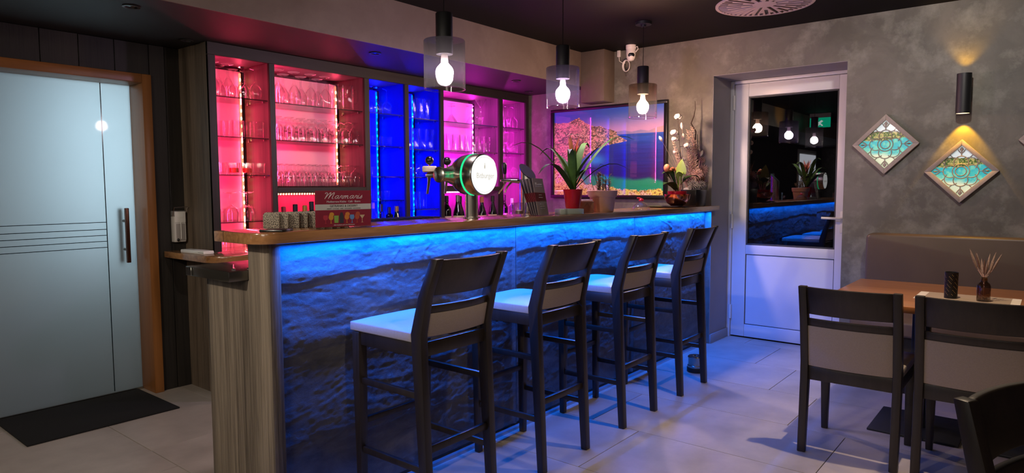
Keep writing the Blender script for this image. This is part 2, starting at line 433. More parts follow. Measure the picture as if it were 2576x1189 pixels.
# frosted sliding door
d1 = bpy.data.objects.new('door_1', None); COL.objects.link(d1); d1['kind'] = 'structure'; d1.location = (1.3,4.5,0)
def L(g, o=(1.3,4.5,0)): return g.xf(Matrix.Translation((-o[0],-o[1],-o[2])))
obj('door_jamb', L(G().box(1.79,1.845,4.38,4.60,0,2.0)), M_casing, d1, bevel=.004)
obj('door_jamb', L(G().box(.69,.745,4.38,4.60,0,2.0)), M_casing, d1, bevel=.004)
obj('door_head', L(G().box(.745,1.79,4.38,4.60,1.945,2.0)), M_casing_h, d1, bevel=.004)
def frosted():
    m = bpy.data.materials.new('frosted_glass'); m.use_nodes = True
    nt = m.node_tree; nt.nodes.clear()
    out = N(nt,'ShaderNodeOutputMaterial'); t = N(nt,'ShaderNodeBsdfTranslucent'); d = N(nt,'ShaderNodeBsdfDiffuse'); g = N(nt,'ShaderNodeBsdfGlossy')
    t.inputs['Color'].default_value = (.86,.93,.95,1); d.inputs['Color'].default_value = (.42,.46,.47,1)
    g.inputs['Roughness'].default_value = .04
    m1 = N(nt,'ShaderNodeMixShader'); m1.inputs[0].default_value = .3; m2 = N(nt,'ShaderNodeMixShader')
    lw = N(nt,'ShaderNodeLayerWeight'); lw.inputs['Blend'].default_value = .22
    nt.links.new(t.outputs[0], m1.inputs[1]); nt.links.new(d.outputs[0], m1.inputs[2])
    mm = N(nt,'ShaderNodeMath', operation='MULTIPLY'); mm.inputs[1].default_value = .6
    nt.links.new(lw.outputs['Fresnel'], mm.inputs[0]); nt.links.new(mm.outputs[0], m2.inputs[0])
    nt.links.new(m1.outputs[0], m2.inputs[1]); nt.links.new(g.outputs[0], m2.inputs[2]); nt.links.new(m2.outputs[0], out.inputs['Surface'])
    return m
pane = obj('frosted_pane', L(G().box(.745,1.79,4.570,4.578,.012,1.96)), frosted(), d1)
M_line = simple('clear_line', (22,34,38), .15)
obj('etched_line', L(G().box(1.6195,1.6245,4.5685,4.57,.02,1.95)), M_line, d1)
for z in (1.091,1.047,1.010,.973,.935):
    obj('etched_line', L(G().box(.75,1.619,4.5685,4.57,z-.002,z+.002)), M_line, d1)
h = obj('pull_handle', L(G().box(1.709,1.731,4.505,4.527,.833,1.177)), simple('bronze_handle',(96,66,54),.3,.8), d1, bevel=.003)
for z in (.915,1.095):
    obj('standoff', L(G().tube([(1.72,4.527,z),(1.72,4.57,z)],.009,10)), M_steel, h, smooth=True).location = (0,0,0)
obj('pull_handle', L(G().box(1.69,1.714,4.581,4.607,.845,1.175)), M_black, d1, bevel=.003)
obj('floor_track', L(G().box(.745,1.79,4.56,4.60,0,.012)), M_steel, d1)
# white glazed door in the deep recess
d2 = bpy.data.objects.new('door_2', None); COL.objects.link(d2); d2['kind'] = 'structure'; d2.location = (5.65,1.7,0)
def L2(g): return L(g,(5.65,1.7,0))
fr = G(); fr.box(5.622,5.70,2.15,2.179,0,2.18); fr.box(5.622,5.70,1.191,1.215,0,2.18); fr.box(5.622,5.70,1.215,2.15,2.155,2.18)
obj('door_frame', L2(fr), M_door, d2, bevel=.003)
obj('stile', L2(G().box(5.64,5.69,2.03,2.147,.012,2.152)), M_door, d2, bevel=.004)
obj('stile', L2(G().box(5.64,5.69,1.218,1.33,.012,2.152)), M_door, d2, bevel=.004)
for a,b in ((2.045,2.152),(.722,.80),(.012,.118)):
    obj('rail', L2(G().box(5.64,5.69,1.33,2.03,a,b)), M_door, d2, bevel=.004)
obj('lower_panel', L2(G().box(5.652,5.68,1.33,2.03,.118,.722)), M_door, d2)
bd = G()
for (y0,y1,z0,z1) in ((1.33,2.03,.118,.123),(1.33,2.03,.717,.722),(1.33,1.335,.123,.717),(2.025,2.03,.123,.717)): bd.box(5.648,5.652,y0,y1,z0,z1)
obj('panel_bead', L2(bd), simple('dark_gasket',(40,40,44),.5), d2)
bd = G()
for (y0,y1,z0,z1) in ((1.33,2.03,.80,.812),(1.33,2.03,2.033,2.045),(1.33,1.342,.812,2.033),(2.018,2.03,.812,2.033)): bd.box(5.646,5.664,y0,y1,z0,z1)
obj('glazing_bead', L2(bd), simple('grey_gasket',(60,60,62),.5), d2, bevel=.002, seg=1)
obj('glass_pane', L2(G().box(5.662,5.668,1.335,2.025,.805,2.04)), glass('double_glazing',(.55,.55,.6),.13,.6,.005), d2)
obj('night_backing', L2(G().box(5.694,5.70,1.33,2.03,.80,2.05)), simple('night_behind_glass',(4,4,5),.9), d2)  # added black sheet imitating the night behind the pane
hd = obj('lever_handle', L2(G().tube([(5.64,1.275,1.045),(5.598,1.275,1.045),(5.592,1.285,1.045),(5.59,1.42,1.047)],.010,10)), M_white, d2, smooth=True)
obj('handle_plate', L2(G().box(5.632,5.640,1.255,1.295,.93,1.10)), M_white, d2, bevel=.004)
for z in (2.0,1.0,.22):
    obj('hinge', L2(G().tube([(5.625,2.148,z-.06),(5.625,2.148,z+.06)],.011,10)), M_white, d2, smooth=True)
# lit window far back in the room (mirrored in the glazed door only)
w1 = struct('window_1', G().box(-5.4,-4.0,4.40,4.42,.7,2.1), M_white)
w1.data.materials.clear(); w1.data.materials.append(M_white)
obj('window_pane', G().box(-5.3,-4.72,4.385,4.398,.8,2.0), emit('lit_window',(.9,.93,1.0),1.6), w1)
obj('window_pane', G().box(-4.68,-4.1,4.385,4.398,.8,2.0), emit('lit_window',(.9,.93,1.0),1.6), w1)
# door mat
tag(obj('door_mat', G().box(-.38,.38,-.29,.29,0,.010), simple('black_mat',(14,14,14),.95,bump=.8,nscale=300), loc=(1.375,4.26,0), bevel=.004), 'black rectangular door mat on the tiles before the frosted glass door', 'mat')
# recessed spots in the lowered ceiling
def spot(x, y, label):
    t = thing('recessed_spotlight', label, 'spotlight', (x,y,2.19), 0, 'recessed spotlights in the lowered ceiling')
    obj('ring', G().lathe([(.026,0),(.040,-.002),(.041,-.006),(.030,-.007),(.026,0)],20), simple('spot_ring',(70,66,64),.3,.7), t, smooth=True)
    obj('lens', G().lathe([(.026,-.001),(.012,-.0035),(.001,-.004)],16,cap1=True), simple('spot_lens',(30,30,34),.15), t, smooth=True)
spot(1.418,3.553,'dark recessed spotlight in the black ceiling above the mat, at top left')
spot(1.94,4.10,'dark recessed spotlight above the left end of the shelf wall')
spot(2.925,3.549,'recessed spotlight glinting blue above the blue shelf bays')
spot(4.444,3.568,'recessed spotlight above the wide magenta shelf bay')
spot(5.016,3.875,'recessed spotlight in the far right corner above the narrow magenta bay')
# ceiling vent
def vent():
    t = thing('ceiling_vent', 'round pale ceiling vent with radial slots in the black ceiling', 'vent', (4.503,1.531,2.49))
    g = G(); z0, z1 = -.010, -.002
    def ring(r0, r1, n=72):
        vs = []
        for z in (z0,z1):
            for r in (r0,r1):
                for k in range(n): vs.append((r*cos(2*pi*k/n),r*sin(2*pi*k/n),z))
        fs = []
        for k in range(n):
            j = (k+1)%n
            fs += [(k,j,n+j,n+k),(2*n+k,3*n+k,3*n+j,2*n+j),(n+k,n+j,3*n+j,3*n+k),(k,2*n+k,2*n+j,j)]
        g.add(vs,fs)
    ring(.288,.307); ring(.001,.075,24)
    nl = 12; w2 = .0115
    def zone(r0, r1, n):
        for k in range(n):
            a0, a1 = 2*pi*k/n, 2*pi*(k+1)/n
            sub = 3; vs = []
            for z in (z0,z1):
                for r in (r0,r1):
                    d = math.asin(min(.95,w2/r))
                    if a1-a0 < 2*d+.005: d = (a1-a0)/2-.003
                    for s in range(sub+1):
                        a = a0+d+(a1-a0-2*d)*s/sub; vs.append((r*cos(a),r*sin(a),z))
            m = sub+1; fs = []
            for s in range(sub):
                fs += [(s,s+1,m+s+1,m+s),(2*m+s,3*m+s,3*m+s+1,2*m+s+1)]
            fs += [(0,m,3*m,2*m),(sub,2*m+sub,3*m+sub,m+sub)]
            g.add(vs,fs)
    zone(.075,.135,nl); zone(.135,.145,nl); zone(.145,.225,2*nl); zone(.225,.235,2*nl); zone(.235,.2885,4*nl)
    obj('vent_plate', g, simple('vent_plate',(176,160,158),.5), t)
    obj('vent_box', G().lathe([(.29,-.0015),(.29,0)],40,cap0=True), M_black, t)
vent()
# ================================================================== SHELF WALL
CY, CB = 4.03, 4.34           # face and lit back panel of the niches
BAYS = [(2.078,2.438,'r'),(2.478,3.215,'r'),(3.262,3.614,'b'),(3.656,4.006,'b'),(4.048,4.772,'m'),(4.824,5.172,'m')]
LED = {'r':((1.0,.024,.135),(1,.30,.12),(1,.42,.30)), 'b':((.0,.0015,1.0),(.0,.30,1.0),(.02,.55,1.0)), 'm':((1.0,.004,.74),(1,.4,.75),(1,.35,.9))}
SZ = {0:(1.873,1.625,1.385,1.085),1:(1.869,1.621),2:(1.87,1.62,1.385,1.20),3:(1.86,1.61,1.385,1.12),4:(1.860,1.616),5:(1.863,1.623,1.385)}
M_sedge = glass('shelf_edge_glass',(.62,.70,.68),.12,.2)
cab = thing('shelf_cabinet', 'dark wood shelf wall with six glass-shelved niches lit red, blue and magenta', 'cabinet', (3.6,4.2,0))
def LC(g): return g.xf(Matrix.Translation((-3.6,-4.2,0)))
obj('side_panel', LC(G().box(2.03,2.050,4.032,4.44,0,2.188)), M_veneer_side, cab)
xs = [2.03]+[v for b in BAYS for v in b[:2]]+[5.217]
for i in range(0,len(xs),2):
    obj('stile', LC(G().box(xs[i],xs[i+1],CY,CY+.02,.902,2.112)), M_frame, cab, bevel=.0015, seg=1)
obj('top_rail', LC(G().box(2.03,5.217,CY,CY+.02,2.112,2.188)), M_frame_h, cab, bevel=.0015, seg=1)
obj('carcass_top', LC(G().box(2.05,5.217,CY+.02,4.44,2.116,2.134)), M_side, cab)
for i,(a,b,c) in enumerate(BAYS):
    # side walls of each niche
    MS = {'b':M_side_ledtint_b,'r':M_side_ledtint_r,'m':M_side_ledtint_m}[c]
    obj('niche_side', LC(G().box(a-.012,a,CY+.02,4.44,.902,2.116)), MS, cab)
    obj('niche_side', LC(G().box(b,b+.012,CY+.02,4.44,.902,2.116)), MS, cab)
    z0 = .90 if i in (0,2,3,5) else 1.312
    top = 2.085 if i != 3 else 2.10
    obj('back_panel', LC(G().box(a+.004,b-.028,CB,CB+.012,z0,top)), {'b':M_panel_ledtint_b,'m':M_panel_ledtint_m,'r':M_panel_ledtint_r}[c], cab)
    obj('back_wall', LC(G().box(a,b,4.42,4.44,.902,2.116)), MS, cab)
    for z in SZ[i]:
        s = obj('glass_shelf', LC(G().box(a+.002,b-.002,CY+.025,CB-.004,z-.008,z)), M_shelfglass, cab)
        obj('polished_edge', LC(G().box(a+.002,b-.002,CY+.023,CY+.025,z-.008,z)), M_sedge, s)
        for x in (a+.010,b-.010):
            for y in (CY+.06,CB-.06):
                obj('shelf_pin', LC(G().tube([(x-.009,y,z-.013),(x+.009,y,z-.013)],.005,6)), M_chrome, s)
    if i in (1,4):
        obj('shelf_board', LC(G().box(a,b,CY,CB+.06,1.265,1.303)), M_frame_h, cab, bevel=.0015, seg=1)
    obj('slot_shade_strip', LC(G().box(b-.025,b-.003,CB+.002,CB+.012,z0,top)), M_black, cab)  # black strip stands in for the shade in the gap
    col, bead, _ = LED[c]
    zb = z0+.01
    st = obj('led_strip', LC(G().box(b-.042,b-.027,CB-.003,CB-.001,zb,top-.01)), emit('led_tape_'+c, {'r':(1,.22,.12),'b':(0,.16,1.0),'m':(1,.16,.7)}[c], {'r':2.2,'b':1.6,'m':1.6}[c]), cab)
    n = int((top-.03-zb)/.052)
    bm_ = mesh('led_bead', G().ball((0,0,0),.0085,8,5,(.5,.8,1.5)), emit('led_'+c, LED[c][1] if c != 'r' else (1,.5,.2), {'r':14,'b':4,'m':14}[c]), smooth=True)
    for k in range(n):
        o = obj('led_bead', bm_, None, st); o.location = (b-.034-3.6, CB-.006-4.2, zb+.03+.052*k)
    zc = (zb+top)/2; hh = top-zb-.05
    P = {'r':1.0,'b':1.0,'m':1.0}[c]
    pw = {'r':2.6,'b':3.4,'m':4.4}[c]
    lamp('led_strip_light','AREA',(b-.036,CB-.010,zc),(b-.036-.7,CB-.010-.55,zc), pw*hh, col, .008, hh)
    # added unseen strip behind the left stile, evens the light on panel and side
    st2 = obj('led_strip', LC(G().box(a+.001,a+.004,CY+.022,CY+.032,zb,top-.01)), M_white, cab)
    lamp('led_strip_light','AREA',(a+.008,CY+.034,zc),(a+.008+.5*(b-a),CY+.034+.4,zc), {'r':1.4,'b':2.4,'m':1.5}[c]*2.3*pw*hh*((b-a)/.36)**1.05*.75, col, .008, hh)  # invented lamp of that strip, fills panel and right side
for i in (1,4):
    a,b,c = BAYS[i]
    st = obj('led_strip', LC(G().box(a+.02,b-.02,4.33,4.338,1.256,1.263)), M_white, cab)
    for k in range(int((b-a-.06)/.022)):
        o = obj('led_bead', bpy.data.meshes['led_bead'] if False else mesh('led_bead', G().ball((0,0,0),.006,8,5), bpy.data.materials['led_'+c], smooth=True), None, st)
        o.location = (a+.03+.022*k-3.6, 4.332-4.2, 1.254)
    lamp('led_strip_light','AREA',((a+b)/2,4.31,1.25),((a+b)/2,4.40,1.0), 5.0, LED[c][0], b-a-.06, .008)
# back-bar worktop with its timber edge and rounded end
bw = thing('back_bar_worktop', 'timber-edged back bar worktop below the shelf wall', 'worktop', (3.6,4.1,.86))
pts = [(1.885,4.40),(1.885,3.86),(1.90,3.82),(1.97,3.76),(2.01,3.75),(5.245,3.75),(5.245,4.40),(2.052,4.40),(2.052,4.028),(2.028,4.028),(2.028,4.40)]
def LW(g): return g.xf(Matrix.Translation((-3.6,-4.1,-.86)))
obj('worktop', LW(G().prism(pts,.860,.900)), M_bartop, bw, bevel=.005)
fb = thing('base_cupboard', 'dark base cupboard of the back bar', 'cabinet', (3.6,4.0,0))
obj('carcass', G().box(-1.54,1.62,-.17,.02,0.0,.858), M_frame, fb)
for k in range(5):
    dd = obj('cupboard_door', G().box(-1.53+.63*k,-.91+.63*k,-.19,-.172,.08,.85), M_frame, fb, bevel=.002)
    obj('knob', G().ball((-.96+.63*k,-.20,.75),.012), M_steel, dd, smooth=True)
# white phone box on the ledge
ph = thing('card_reader', 'small white plastic box lying on the timber ledge by the wall', 'device', (1.945,4.08,.90), R(4))
obj('body', G().box(-.035,.035,-.13,.13,0,.022), M_white, ph, bevel=.006)
obj('lid_line', G().box(-.0355,.0355,-.128,-.07,.010,.012), M_blackm, ph)
# dispenser on the back wall
sd = thing('soap_dispenser', 'grey wall-mounted hand sanitiser dispenser with lever arm beside the door', 'dispenser', (1.974,4.405,.955)); sd.scale = (.80,.60,1)
obj('housing', G().prism([(-.001,0),(-.075,0),(-.085,.02),(-.085,.165),(-.001,.165)],-.045,.045,'x'), simple('dispenser_grey',(206,202,196),.4), sd, bevel=.004)
obj('front_cover', G().box(-.043,.043,-.092,-.085,.125,.195), simple('dispenser_cover',(222,218,212),.35), sd, bevel=.004)
obj('bottle', G().box(-.034,.034,-.089,-.086,.012,.118), simple('dispenser_bottle',(156,150,146),.25), sd, bevel=.002)
obj('pump_tube', G().tube([(0.004,-.092,.02),(0.004,-.092,.13)],.0035,8), M_white, sd, smooth=True)
obj('label_plate', G().box(-.024,.024,-.095,-.0925,.155,.185), M_white, sd, bevel=.001)
obj('top_housing', G().box(-.045,.045,-.08,-.001,.165,.20), simple('dispenser_grey2',(150,148,146),.35,.3), sd, bevel=.004)
obj('lever', G().tube([(-.047,-.06,.165),(-.047,-.10,.222),(.047,-.13,.226),(.047,-.06,.165)],.003,6), M_chrome, sd, smooth=True)
obj('drip_knob', G().ball((-.022,-.094,.014),.010), M_black, sd, smooth=True)
# ------------------------------------------------------------------ glassware
SEG = 18
def lm(name, prof, mat=M_glass, seg=SEG): return mesh(name, G().lathe(prof,seg), mat, smooth=True, recalc=False, angle=60)
W = {}
W['tumbler'] = lm('tumbler',[(.001,.004),(.026,.004),(.029,.008),(.034,.112),(.0335,.1125),(.031,.110),(.027,.02),(.001,.018)])
W['low_tumbler'] = lm('low_tumbler',[(.001,.004),(.030,.003),(.034,.010),(.039,.080),(.0365,.080),(.032,.018),(.001,.015)])
W['highball'] = lm('highball',[(.001,.003),(.027,.003),(.028,.008),(.032,.145),(.0295,.145),(.0255,.015),(.001,.012)])
W['tall_glass'] = lm('tall_glass',[(.001,.003),(.026,.003),(.024,.012),(.030,.10),(.036,.175),(.034,.175),(.028,.1),(.021,.016),(.001,.014)])
W['wine_glass'] = lm('wine_glass',[(.001,.0),(.033,.001),(.030,.004),(.008,.010),(.004,.025),(.004,.085),(.010,.097),(.032,.118),(.040,.145),(.036,.185),(.031,.205),(.030,.205),(.035,.184),(.038,.145),(.030,.12),(.001,.1)])
W['beer_goblet'] = lm('beer_goblet',[(.001,.0),(.034,.001),(.031,.004),(.008,.012),(.0055,.03),(.011,.042),(.030,.055),(.037,.085),(.036,.16),(.0345,.16),(.035,.085),(.028,.058),(.001,.046)])
W['beer_tulip'] = lm('beer_tulip',[(.001,.0),(.041,.001),(.037,.005),(.009,.014),(.006,.04),(.007,.075),(.020,.10),(.044,.145),(.046,.18),(.038,.225),(.0365,.225),(.044,.18),(.042,.146),(.018,.103),(.001,.085)])
W['goblet'] = lm('goblet',[(.001,.0),(.042,.001),(.038,.005),(.009,.012),(.006,.04),(.006,.08),(.02,.092),(.045,.11),(.052,.14),(.048,.19),(.046,.19),(.050,.14),(.043,.112),(.001,.094)])
W['martini_glass'] = lm('martini_glass',[(.001,.0),(.038,.001),(.035,.004),(.006,.009),(.0035,.03),(.0035,.085),(.010,.095),(.056,.165),(.055,.166),(.009,.099),(.001,.093)])
W['shot_glass'] = lm('shot_glass',[(.001,.004),(.020,.003),(.019,.015),(.024,.075),(.0225,.075),(.017,.025),(.001,.022)])
NICE = {'tumbler':'straight tumbler','low_tumbler':'low tumbler','highball':'ribbed highball glass','tall_glass':'tall flared glass','wine_glass':'stemmed wine glass','beer_goblet':'short-stemmed beer glass','beer_tulip':'large stemmed beer tulip','goblet':'cut-crystal goblet','martini_glass':'martini glass','shot_glass':'slender shot glass'}
HT = {'tumbler':.1125,'low_tumbler':.08,'highball':.145,'tall_glass':.175,'wine_glass':.205,'beer_goblet':.16,'beer_tulip':.225,'goblet':.19,'martini_glass':.166,'shot_glass':.075}
BAYN = ['left red bay','wide red bay','left blue bay','right blue bay','wide magenta bay','narrow magenta bay']
ORD = ['first','second','third','fourth','fifth','sixth','seventh','eighth','ninth','tenth','eleventh','twelfth']
ROWN = ['front','middle','back']
M_print = simple('glass_print',(70,24,34),.6)
def band(r, z0, z1, a0, a1):
    g = G(); n = 6; vs = []
    for z in (z0,z1):
        for k in range(n+1):
            a = a0+(a1-a0)*k/n; vs.append((r*cos(a),r*sin(a),z))
    return g.add(vs,[(k,k+1,n+2+k,n+1+k) for k in range(n)])
def print_mesh(r, flip):
    g = G()
    for k in range(5):
        a = R(-150+14*k); z = .078 if not flip else .088
        band_ = band(r+.0006, z, z+.012, a, a+R(9)); g.add(band_.v, band_.f)
    b2 = band(r+.0006, .056 if not flip else .064, .070 if not flip else .078, R(-128), R(-112)); g.add(b2.v,b2.f)
    return mesh('printed_mark', g, M_print, recalc=False)
PM = {'beer_goblet':print_mesh(.0372,True)}
def row(bay, shelf, z, typ, xs, y, rowname, inv=False, printm=False, extra=''):
    n = len(xs)
    for k,x in enumerate(xs):
        up = 'upside-down ' if inv else ''
        lab = f'{up}{NICE[typ]}, {ORD[k]} from left, {rowname} row, {shelf}, {BAYN[bay]}{extra}'
        o = bpy.data.objects.new(typ, W[typ]); COL.objects.link(o)
        tag(o, lab, 'glass', f'{NICE[typ]}s on the {shelf} of the {BAYN[bay]}')
        jx = random.uniform(-.002,.002); jy = random.uniform(-.003,.003)
        if inv:
            o.location = (x+jx,y+jy,z+HT[typ]+.0005); o.rotation_euler = (pi,0,random.uniform(0,6))
        else:
            o.location = (x+jx,y+jy,z-.0025 if typ != 'goblet' else z); o.rotation_euler = (0,0,random.uniform(0,6))
        if printm:
            p = bpy.data.objects.new('printed_mark', PM[typ]); COL.objects.link(p); p.parent = o
            p.rotation_euler = (0,0,-o.rotation_euler.z if not inv else o.rotation_euler.z)
def lin(a, b, n): return [a+(b-a)*i/max(1,n-1) for i in range(n)]
a,b,_ = BAYS[0]
row(0,'top shelf',1.873,'beer_tulip',[a+.055,a+.15],4.285,'back',True)
row(0,'top shelf',1.873,'beer_tulip',[a+.06,a+.158],4.185,'middle',True)
row(0,'top shelf',1.873,'wine_glass',[a+.23,a+.314],4.12,'front',True)
row(0,'top shelf',1.873,'wine_glass',[a+.225,a+.312],4.24,'back',True)
row(0,'second shelf',1.625,'tumbler',[a+.17,a+.245,a+.32],4.11,'front')
row(0,'second shelf',1.625,'tumbler',[a+.13,a+.205,a+.28],4.20,'middle')
row(0,'third shelf',1.385,'low_tumbler',[a+.05,a+.14,a+.23,a+.315],4.11,'front')
row(0,'third shelf',1.385,'low_tumbler',[a+.09,a+.18,a+.27],4.21,'back')
row(0,'fourth shelf',1.085,'goblet',[a+.11,a+.23],4.12,'front',True)
row(0,'fourth shelf',1.085,'goblet',[a+.07,a+.18,a+.29],4.25,'back',True)
row(0,'worktop',.90,'low_tumbler',[a+.06,a+.15,a+.24],4.10,'front')
a,b,_ = BAYS[1]
row(1,'top shelf',1.869,'beer_tulip',lin(a+.07,a+.45,4),4.11,'front',True)
row(1,'top shelf',1.869,'beer_tulip',lin(a+.06,a+.48,4),4.25,'back',True)
row(1,'middle shelf',1.621,'beer_goblet',lin(a+.05,b-.05,8),4.10,'front',True,True)
row(1,'middle shelf',1.621,'beer_goblet',lin(a+.05,b-.05,8),4.19,'middle',True,True)
row(1,'middle shelf',1.621,'beer_goblet',lin(a+.05,b-.05,8),4.28,'back',True)
row(1,'bottom board',1.304,'beer_goblet',lin(a+.05,b-.05,8),4.10,'front',True,True)
row(1,'bottom board',1.304,'beer_goblet',lin(a+.05,b-.05,8),4.19,'middle',True,True)
row(1,'bottom board',1.304,'beer_goblet',lin(a+.05,b-.05,8),4.28,'back',True)
# mugs on the top shelf
mug_m = lm('mug_body',[(.001,.004),(.036,.003),(.038,.010),(.038,.185),(.035,.186),(.034,.022),(.001,.018)])
def mug(x, y, rz, label):
    t = thing('beer_mug', label, 'mug', (x,y,1.867), rz, 'beer mugs on the top shelf')
    obj('body', mug_m, None, t)
    obj('handle', G().tube([(.036,0,.15),(.062,0,.155),(.076,0,.135),(.078,0,.09),(.068,0,.06),(.036,0,.045)],.006,8), M_glass, t, smooth=True)
mug(b-.205,4.13,R(-80),'glass beer mug with handle, left of three, top shelf, wide red bay')
mug(b-.115,4.20,R(-10),'glass beer mug with handle, middle of three, top shelf, wide red bay')
mug(b-.105,4.09,R(-14),'glass beer mug with handle, rightmost of three, top shelf, wide red bay')
a,b,_ = BAYS[2]
row(2,'top shelf',1.87,'wine_glass',[a+.08,a+.17,a+.26],4.14,'front',True)
row(2,'second shelf',1.62,'low_tumbler',[a+.07,a+.16,a+.25],4.13,'front')
row(2,'third shelf',1.385,'low_tumbler',[a+.06,a+.15],4.2,'front')
row(2,'lowest shelf',1.20,'shot_glass',[a+.07,a+.15,a+.23],4.12,'front')
a,b,_ = BAYS[3]
row(3,'top shelf',1.86,'tall_glass',[a+.06,a+.14,a+.22,a+.29],4.13,'front')
row(3,'second shelf',1.61,'tall_glass',[a+.06,a+.14,a+.22,a+.30],4.10,'front')
row(3,'second shelf',1.61,'tall_glass',[a+.06,a+.14,a+.22],4.22,'back')
row(3,'third shelf',1.385,'tumbler',[a+.08,a+.17,a+.26],4.13,'front')
row(3,'lowest shelf',1.12,'highball',[a+.06,a+.15,a+.24],4.13,'front')
a,b,_ = BAYS[4]
row(4,'top shelf',1.86,'martini_glass',[a+.19,a+.44],4.13,'front',True)
row(4,'top shelf',1.86,'martini_glass',[a+.31],4.24,'back',True)
row(4,'top shelf',1.86,'shot_glass',[a+.565],4.12,'front')
row(4,'top shelf',1.86,'highball',[a+.08],4.24,'back')
mg = bpy.data.objects.new('martini_glass', W['martini_glass']); COL.objects.link(mg); mg.location = (a+.565,4.12,1.934)
tag(mg,'upright martini glass standing in the slender shot glass, top shelf of wide magenta bay','glass')
row(4,'middle shelf',1.616,'highball',lin(a+.06,b-.10,8),4.10,'front')
row(4,'middle shelf',1.616,'highball',lin(a+.06,b-.14,7),4.20,'back')
a,b,_ = BAYS[5]
for sh,z in (('top shelf',1.863),('middle shelf',1.623),('lowest shelf',1.385)):
    row(5,sh,z,'wine_glass',[a+.08,a+.17,a+.26],4.11,'front',True)
    row(5,sh,z,'wine_glass',[a+.06,a+.15,a+.24],4.22,'back',True)
# red candles in the low tumblers
for k,x in enumerate((BAYS[0][0]+.14,BAYS[0][0]+.23)):
    o = obj('tealight', G().lathe([(.001,.016),(.028,.016),(.0285,.045),(.001,.047)],16), simple('red_wax',(220,40,36),.5), smooth=True, loc=(x,4.11,1.383))
    tag(o,f'red wax light inside the {ORD[k+1]} low tumbler of the third shelf, left red bay','candle','red lights in the low tumblers')
# ------------------------------------------------------------------ bottles on the back bar
def bottle(x, y, h, r, body, cap, label, kind='wine', neck=None, cat='bottle', z=.90):
    t = thing('bottle', label, cat, (x,y,z), 0, 'bottles on the back bar')
    if kind == 'wine': p = [(.001,0),(r,.001),(r,h*.60),(r*.9,h*.66),(r*.42,h*.76),(r*.38,h*.80),(r*.38,h*.95)]
    elif kind == 'champagne': p = [(.001,0),(r,.001),(r,h*.48),(r*.86,h*.58),(r*.45,h*.76),(r*.36,h*.86),(r*.40,h*.95)]
    else: p = [(.001,0),(r,.001),(r,h*.70),(r*.95,h*.75),(r*.45,h*.80),(r*.42,h*.90)]
    obj('glass_body', G().lathe(p,18), body, t, smooth=True)
    zc = p[-1][1]; rc = p[-1][0]*1.12
    obj('cap', G().lathe([(rc,zc-h*.12),(rc,h-.003),(rc-.003,h),(.001,h)],16,cap0=True), cap, t, smooth=True)
    lb = G().lathe([(r+.0008,h*.18),(r+.0008,h*.46)],18)
    obj('paper_label', lb, neck or M_paper, t, smooth=True)
M_paper = simple('paper_label',(206,196,170),.7)
M_bblack = simple('black_bottle_glass',(10,10,13),.08)
M_bgreen = simple('green_bottle_glass',(14,34,26),.08)
M_bclear = glass('bottle_glass',(.8,.85,.95),.06,.6)
M_bnavy = simple('navy_cap',(22,24,48),.35)
M_gold = simple('gold_cap',(190,150,90),.3,.6)
M_pinkcap = simple('pink_cap',(190,70,90),.4)
M_cork = simple('cork_cap',(176,110,84),.6)
M_silver = simple('silver_cap',(190,190,195),.25,.9)
Yb = 4.12
for x,h,r,bo,ca,lab,kind in [
  (2.518,.295,.036,M_bblack,M_blackm,'dark bottle with black cap against the left edge behind the beer mats','spirit'),
  (2.590,.270,.033,M_bgreen,M_pinkcap,'bottle with a pinkish cap second from left behind the beer mats','spirit'),
  (2.662,.285,.036,M_bblack,M_bnavy,'bottle with a navy screw cap third from left behind the beer mats','spirit'),
  (2.738,.275,.036,M_bclear,M_gold,'bottle with a gold cap in the middle behind the beer mats','spirit'),
  (2.814,.30,.036,M_bblack,M_bnavy,'tall bottle with navy cap just right of the gold-capped one','spirit'),
  (2.892,.298,.037,M_bclear,M_silver,'bottle with a silvery cap behind the beer mats beside the menu stand','spirit'),
  (3.02,.29,.036,M_bblack,M_bnavy,'navy-capped bottle half hidden behind the menu stand','spirit')]:
    bottle(x,4.15 if x < 2.6 or x > 2.75 else 4.12,h,r,bo,ca,lab,kind)
for x,y,h,r,bo,ca,lab,kind in [
  (3.33,4.10,.285,.036,M_bclear,M_cork,'clear bottle with copper-coloured stopper in the left blue bay','wine'),
  (3.408,4.10,.27,.034,M_bclear,M_blackm,'clear bottle with black pourer in the left blue bay','spirit'),
  (3.484,4.09,.245,.030,M_bblack,M_blackm,'short black bottle in the middle of the left blue bay','spirit'),
  (3.570,4.10,.25,.040,M_bgreen,M_gold,'champagne bottle with pale gold neck foil at the right of the left blue bay','champagne'),
  (4.14,4.10,.325,.040,M_bblack,M_blackm,'black wine bottle at the left below the wide magenta bay','wine'),
  (4.235,4.06,.33,.042,M_bblack,M_silver,'black bottle with silver collar below the wide magenta bay','champagne'),
  (4.325,4.12,.32,.042,M_bblack,M_blackm,'black bottle right behind the beer tap column','champagne'),
  (4.41,4.08,.30,.040,M_bblack,M_bnavy,'dark bottle mostly hidden by the beer tap column','wine'),
  (4.575,4.08,.312,.042,M_bblack,M_cork,'black wine bottle with copper-pink capsule right of the tap column','champagne'),
  (4.725,4.08,.318,.040,M_bblack,M_blackm,'black wine bottle with black capsule in front of the magenta divider','champagne'),
  (4.87,4.10,.30,.036,M_bclear,M_red,'clear bottle with red cap below the narrow magenta bay','spirit'),
  (4.945,4.12,.325,.034,M_bblack,M_blackm,'slim dark bottle below the narrow magenta bay','wine'),
  (5.04,4.10,.29,.036,M_bclear,M_white,'clear bottle with white cap below the narrow magenta bay','spirit')]:
    bottle(x,y,h,r,bo,ca,lab,kind)
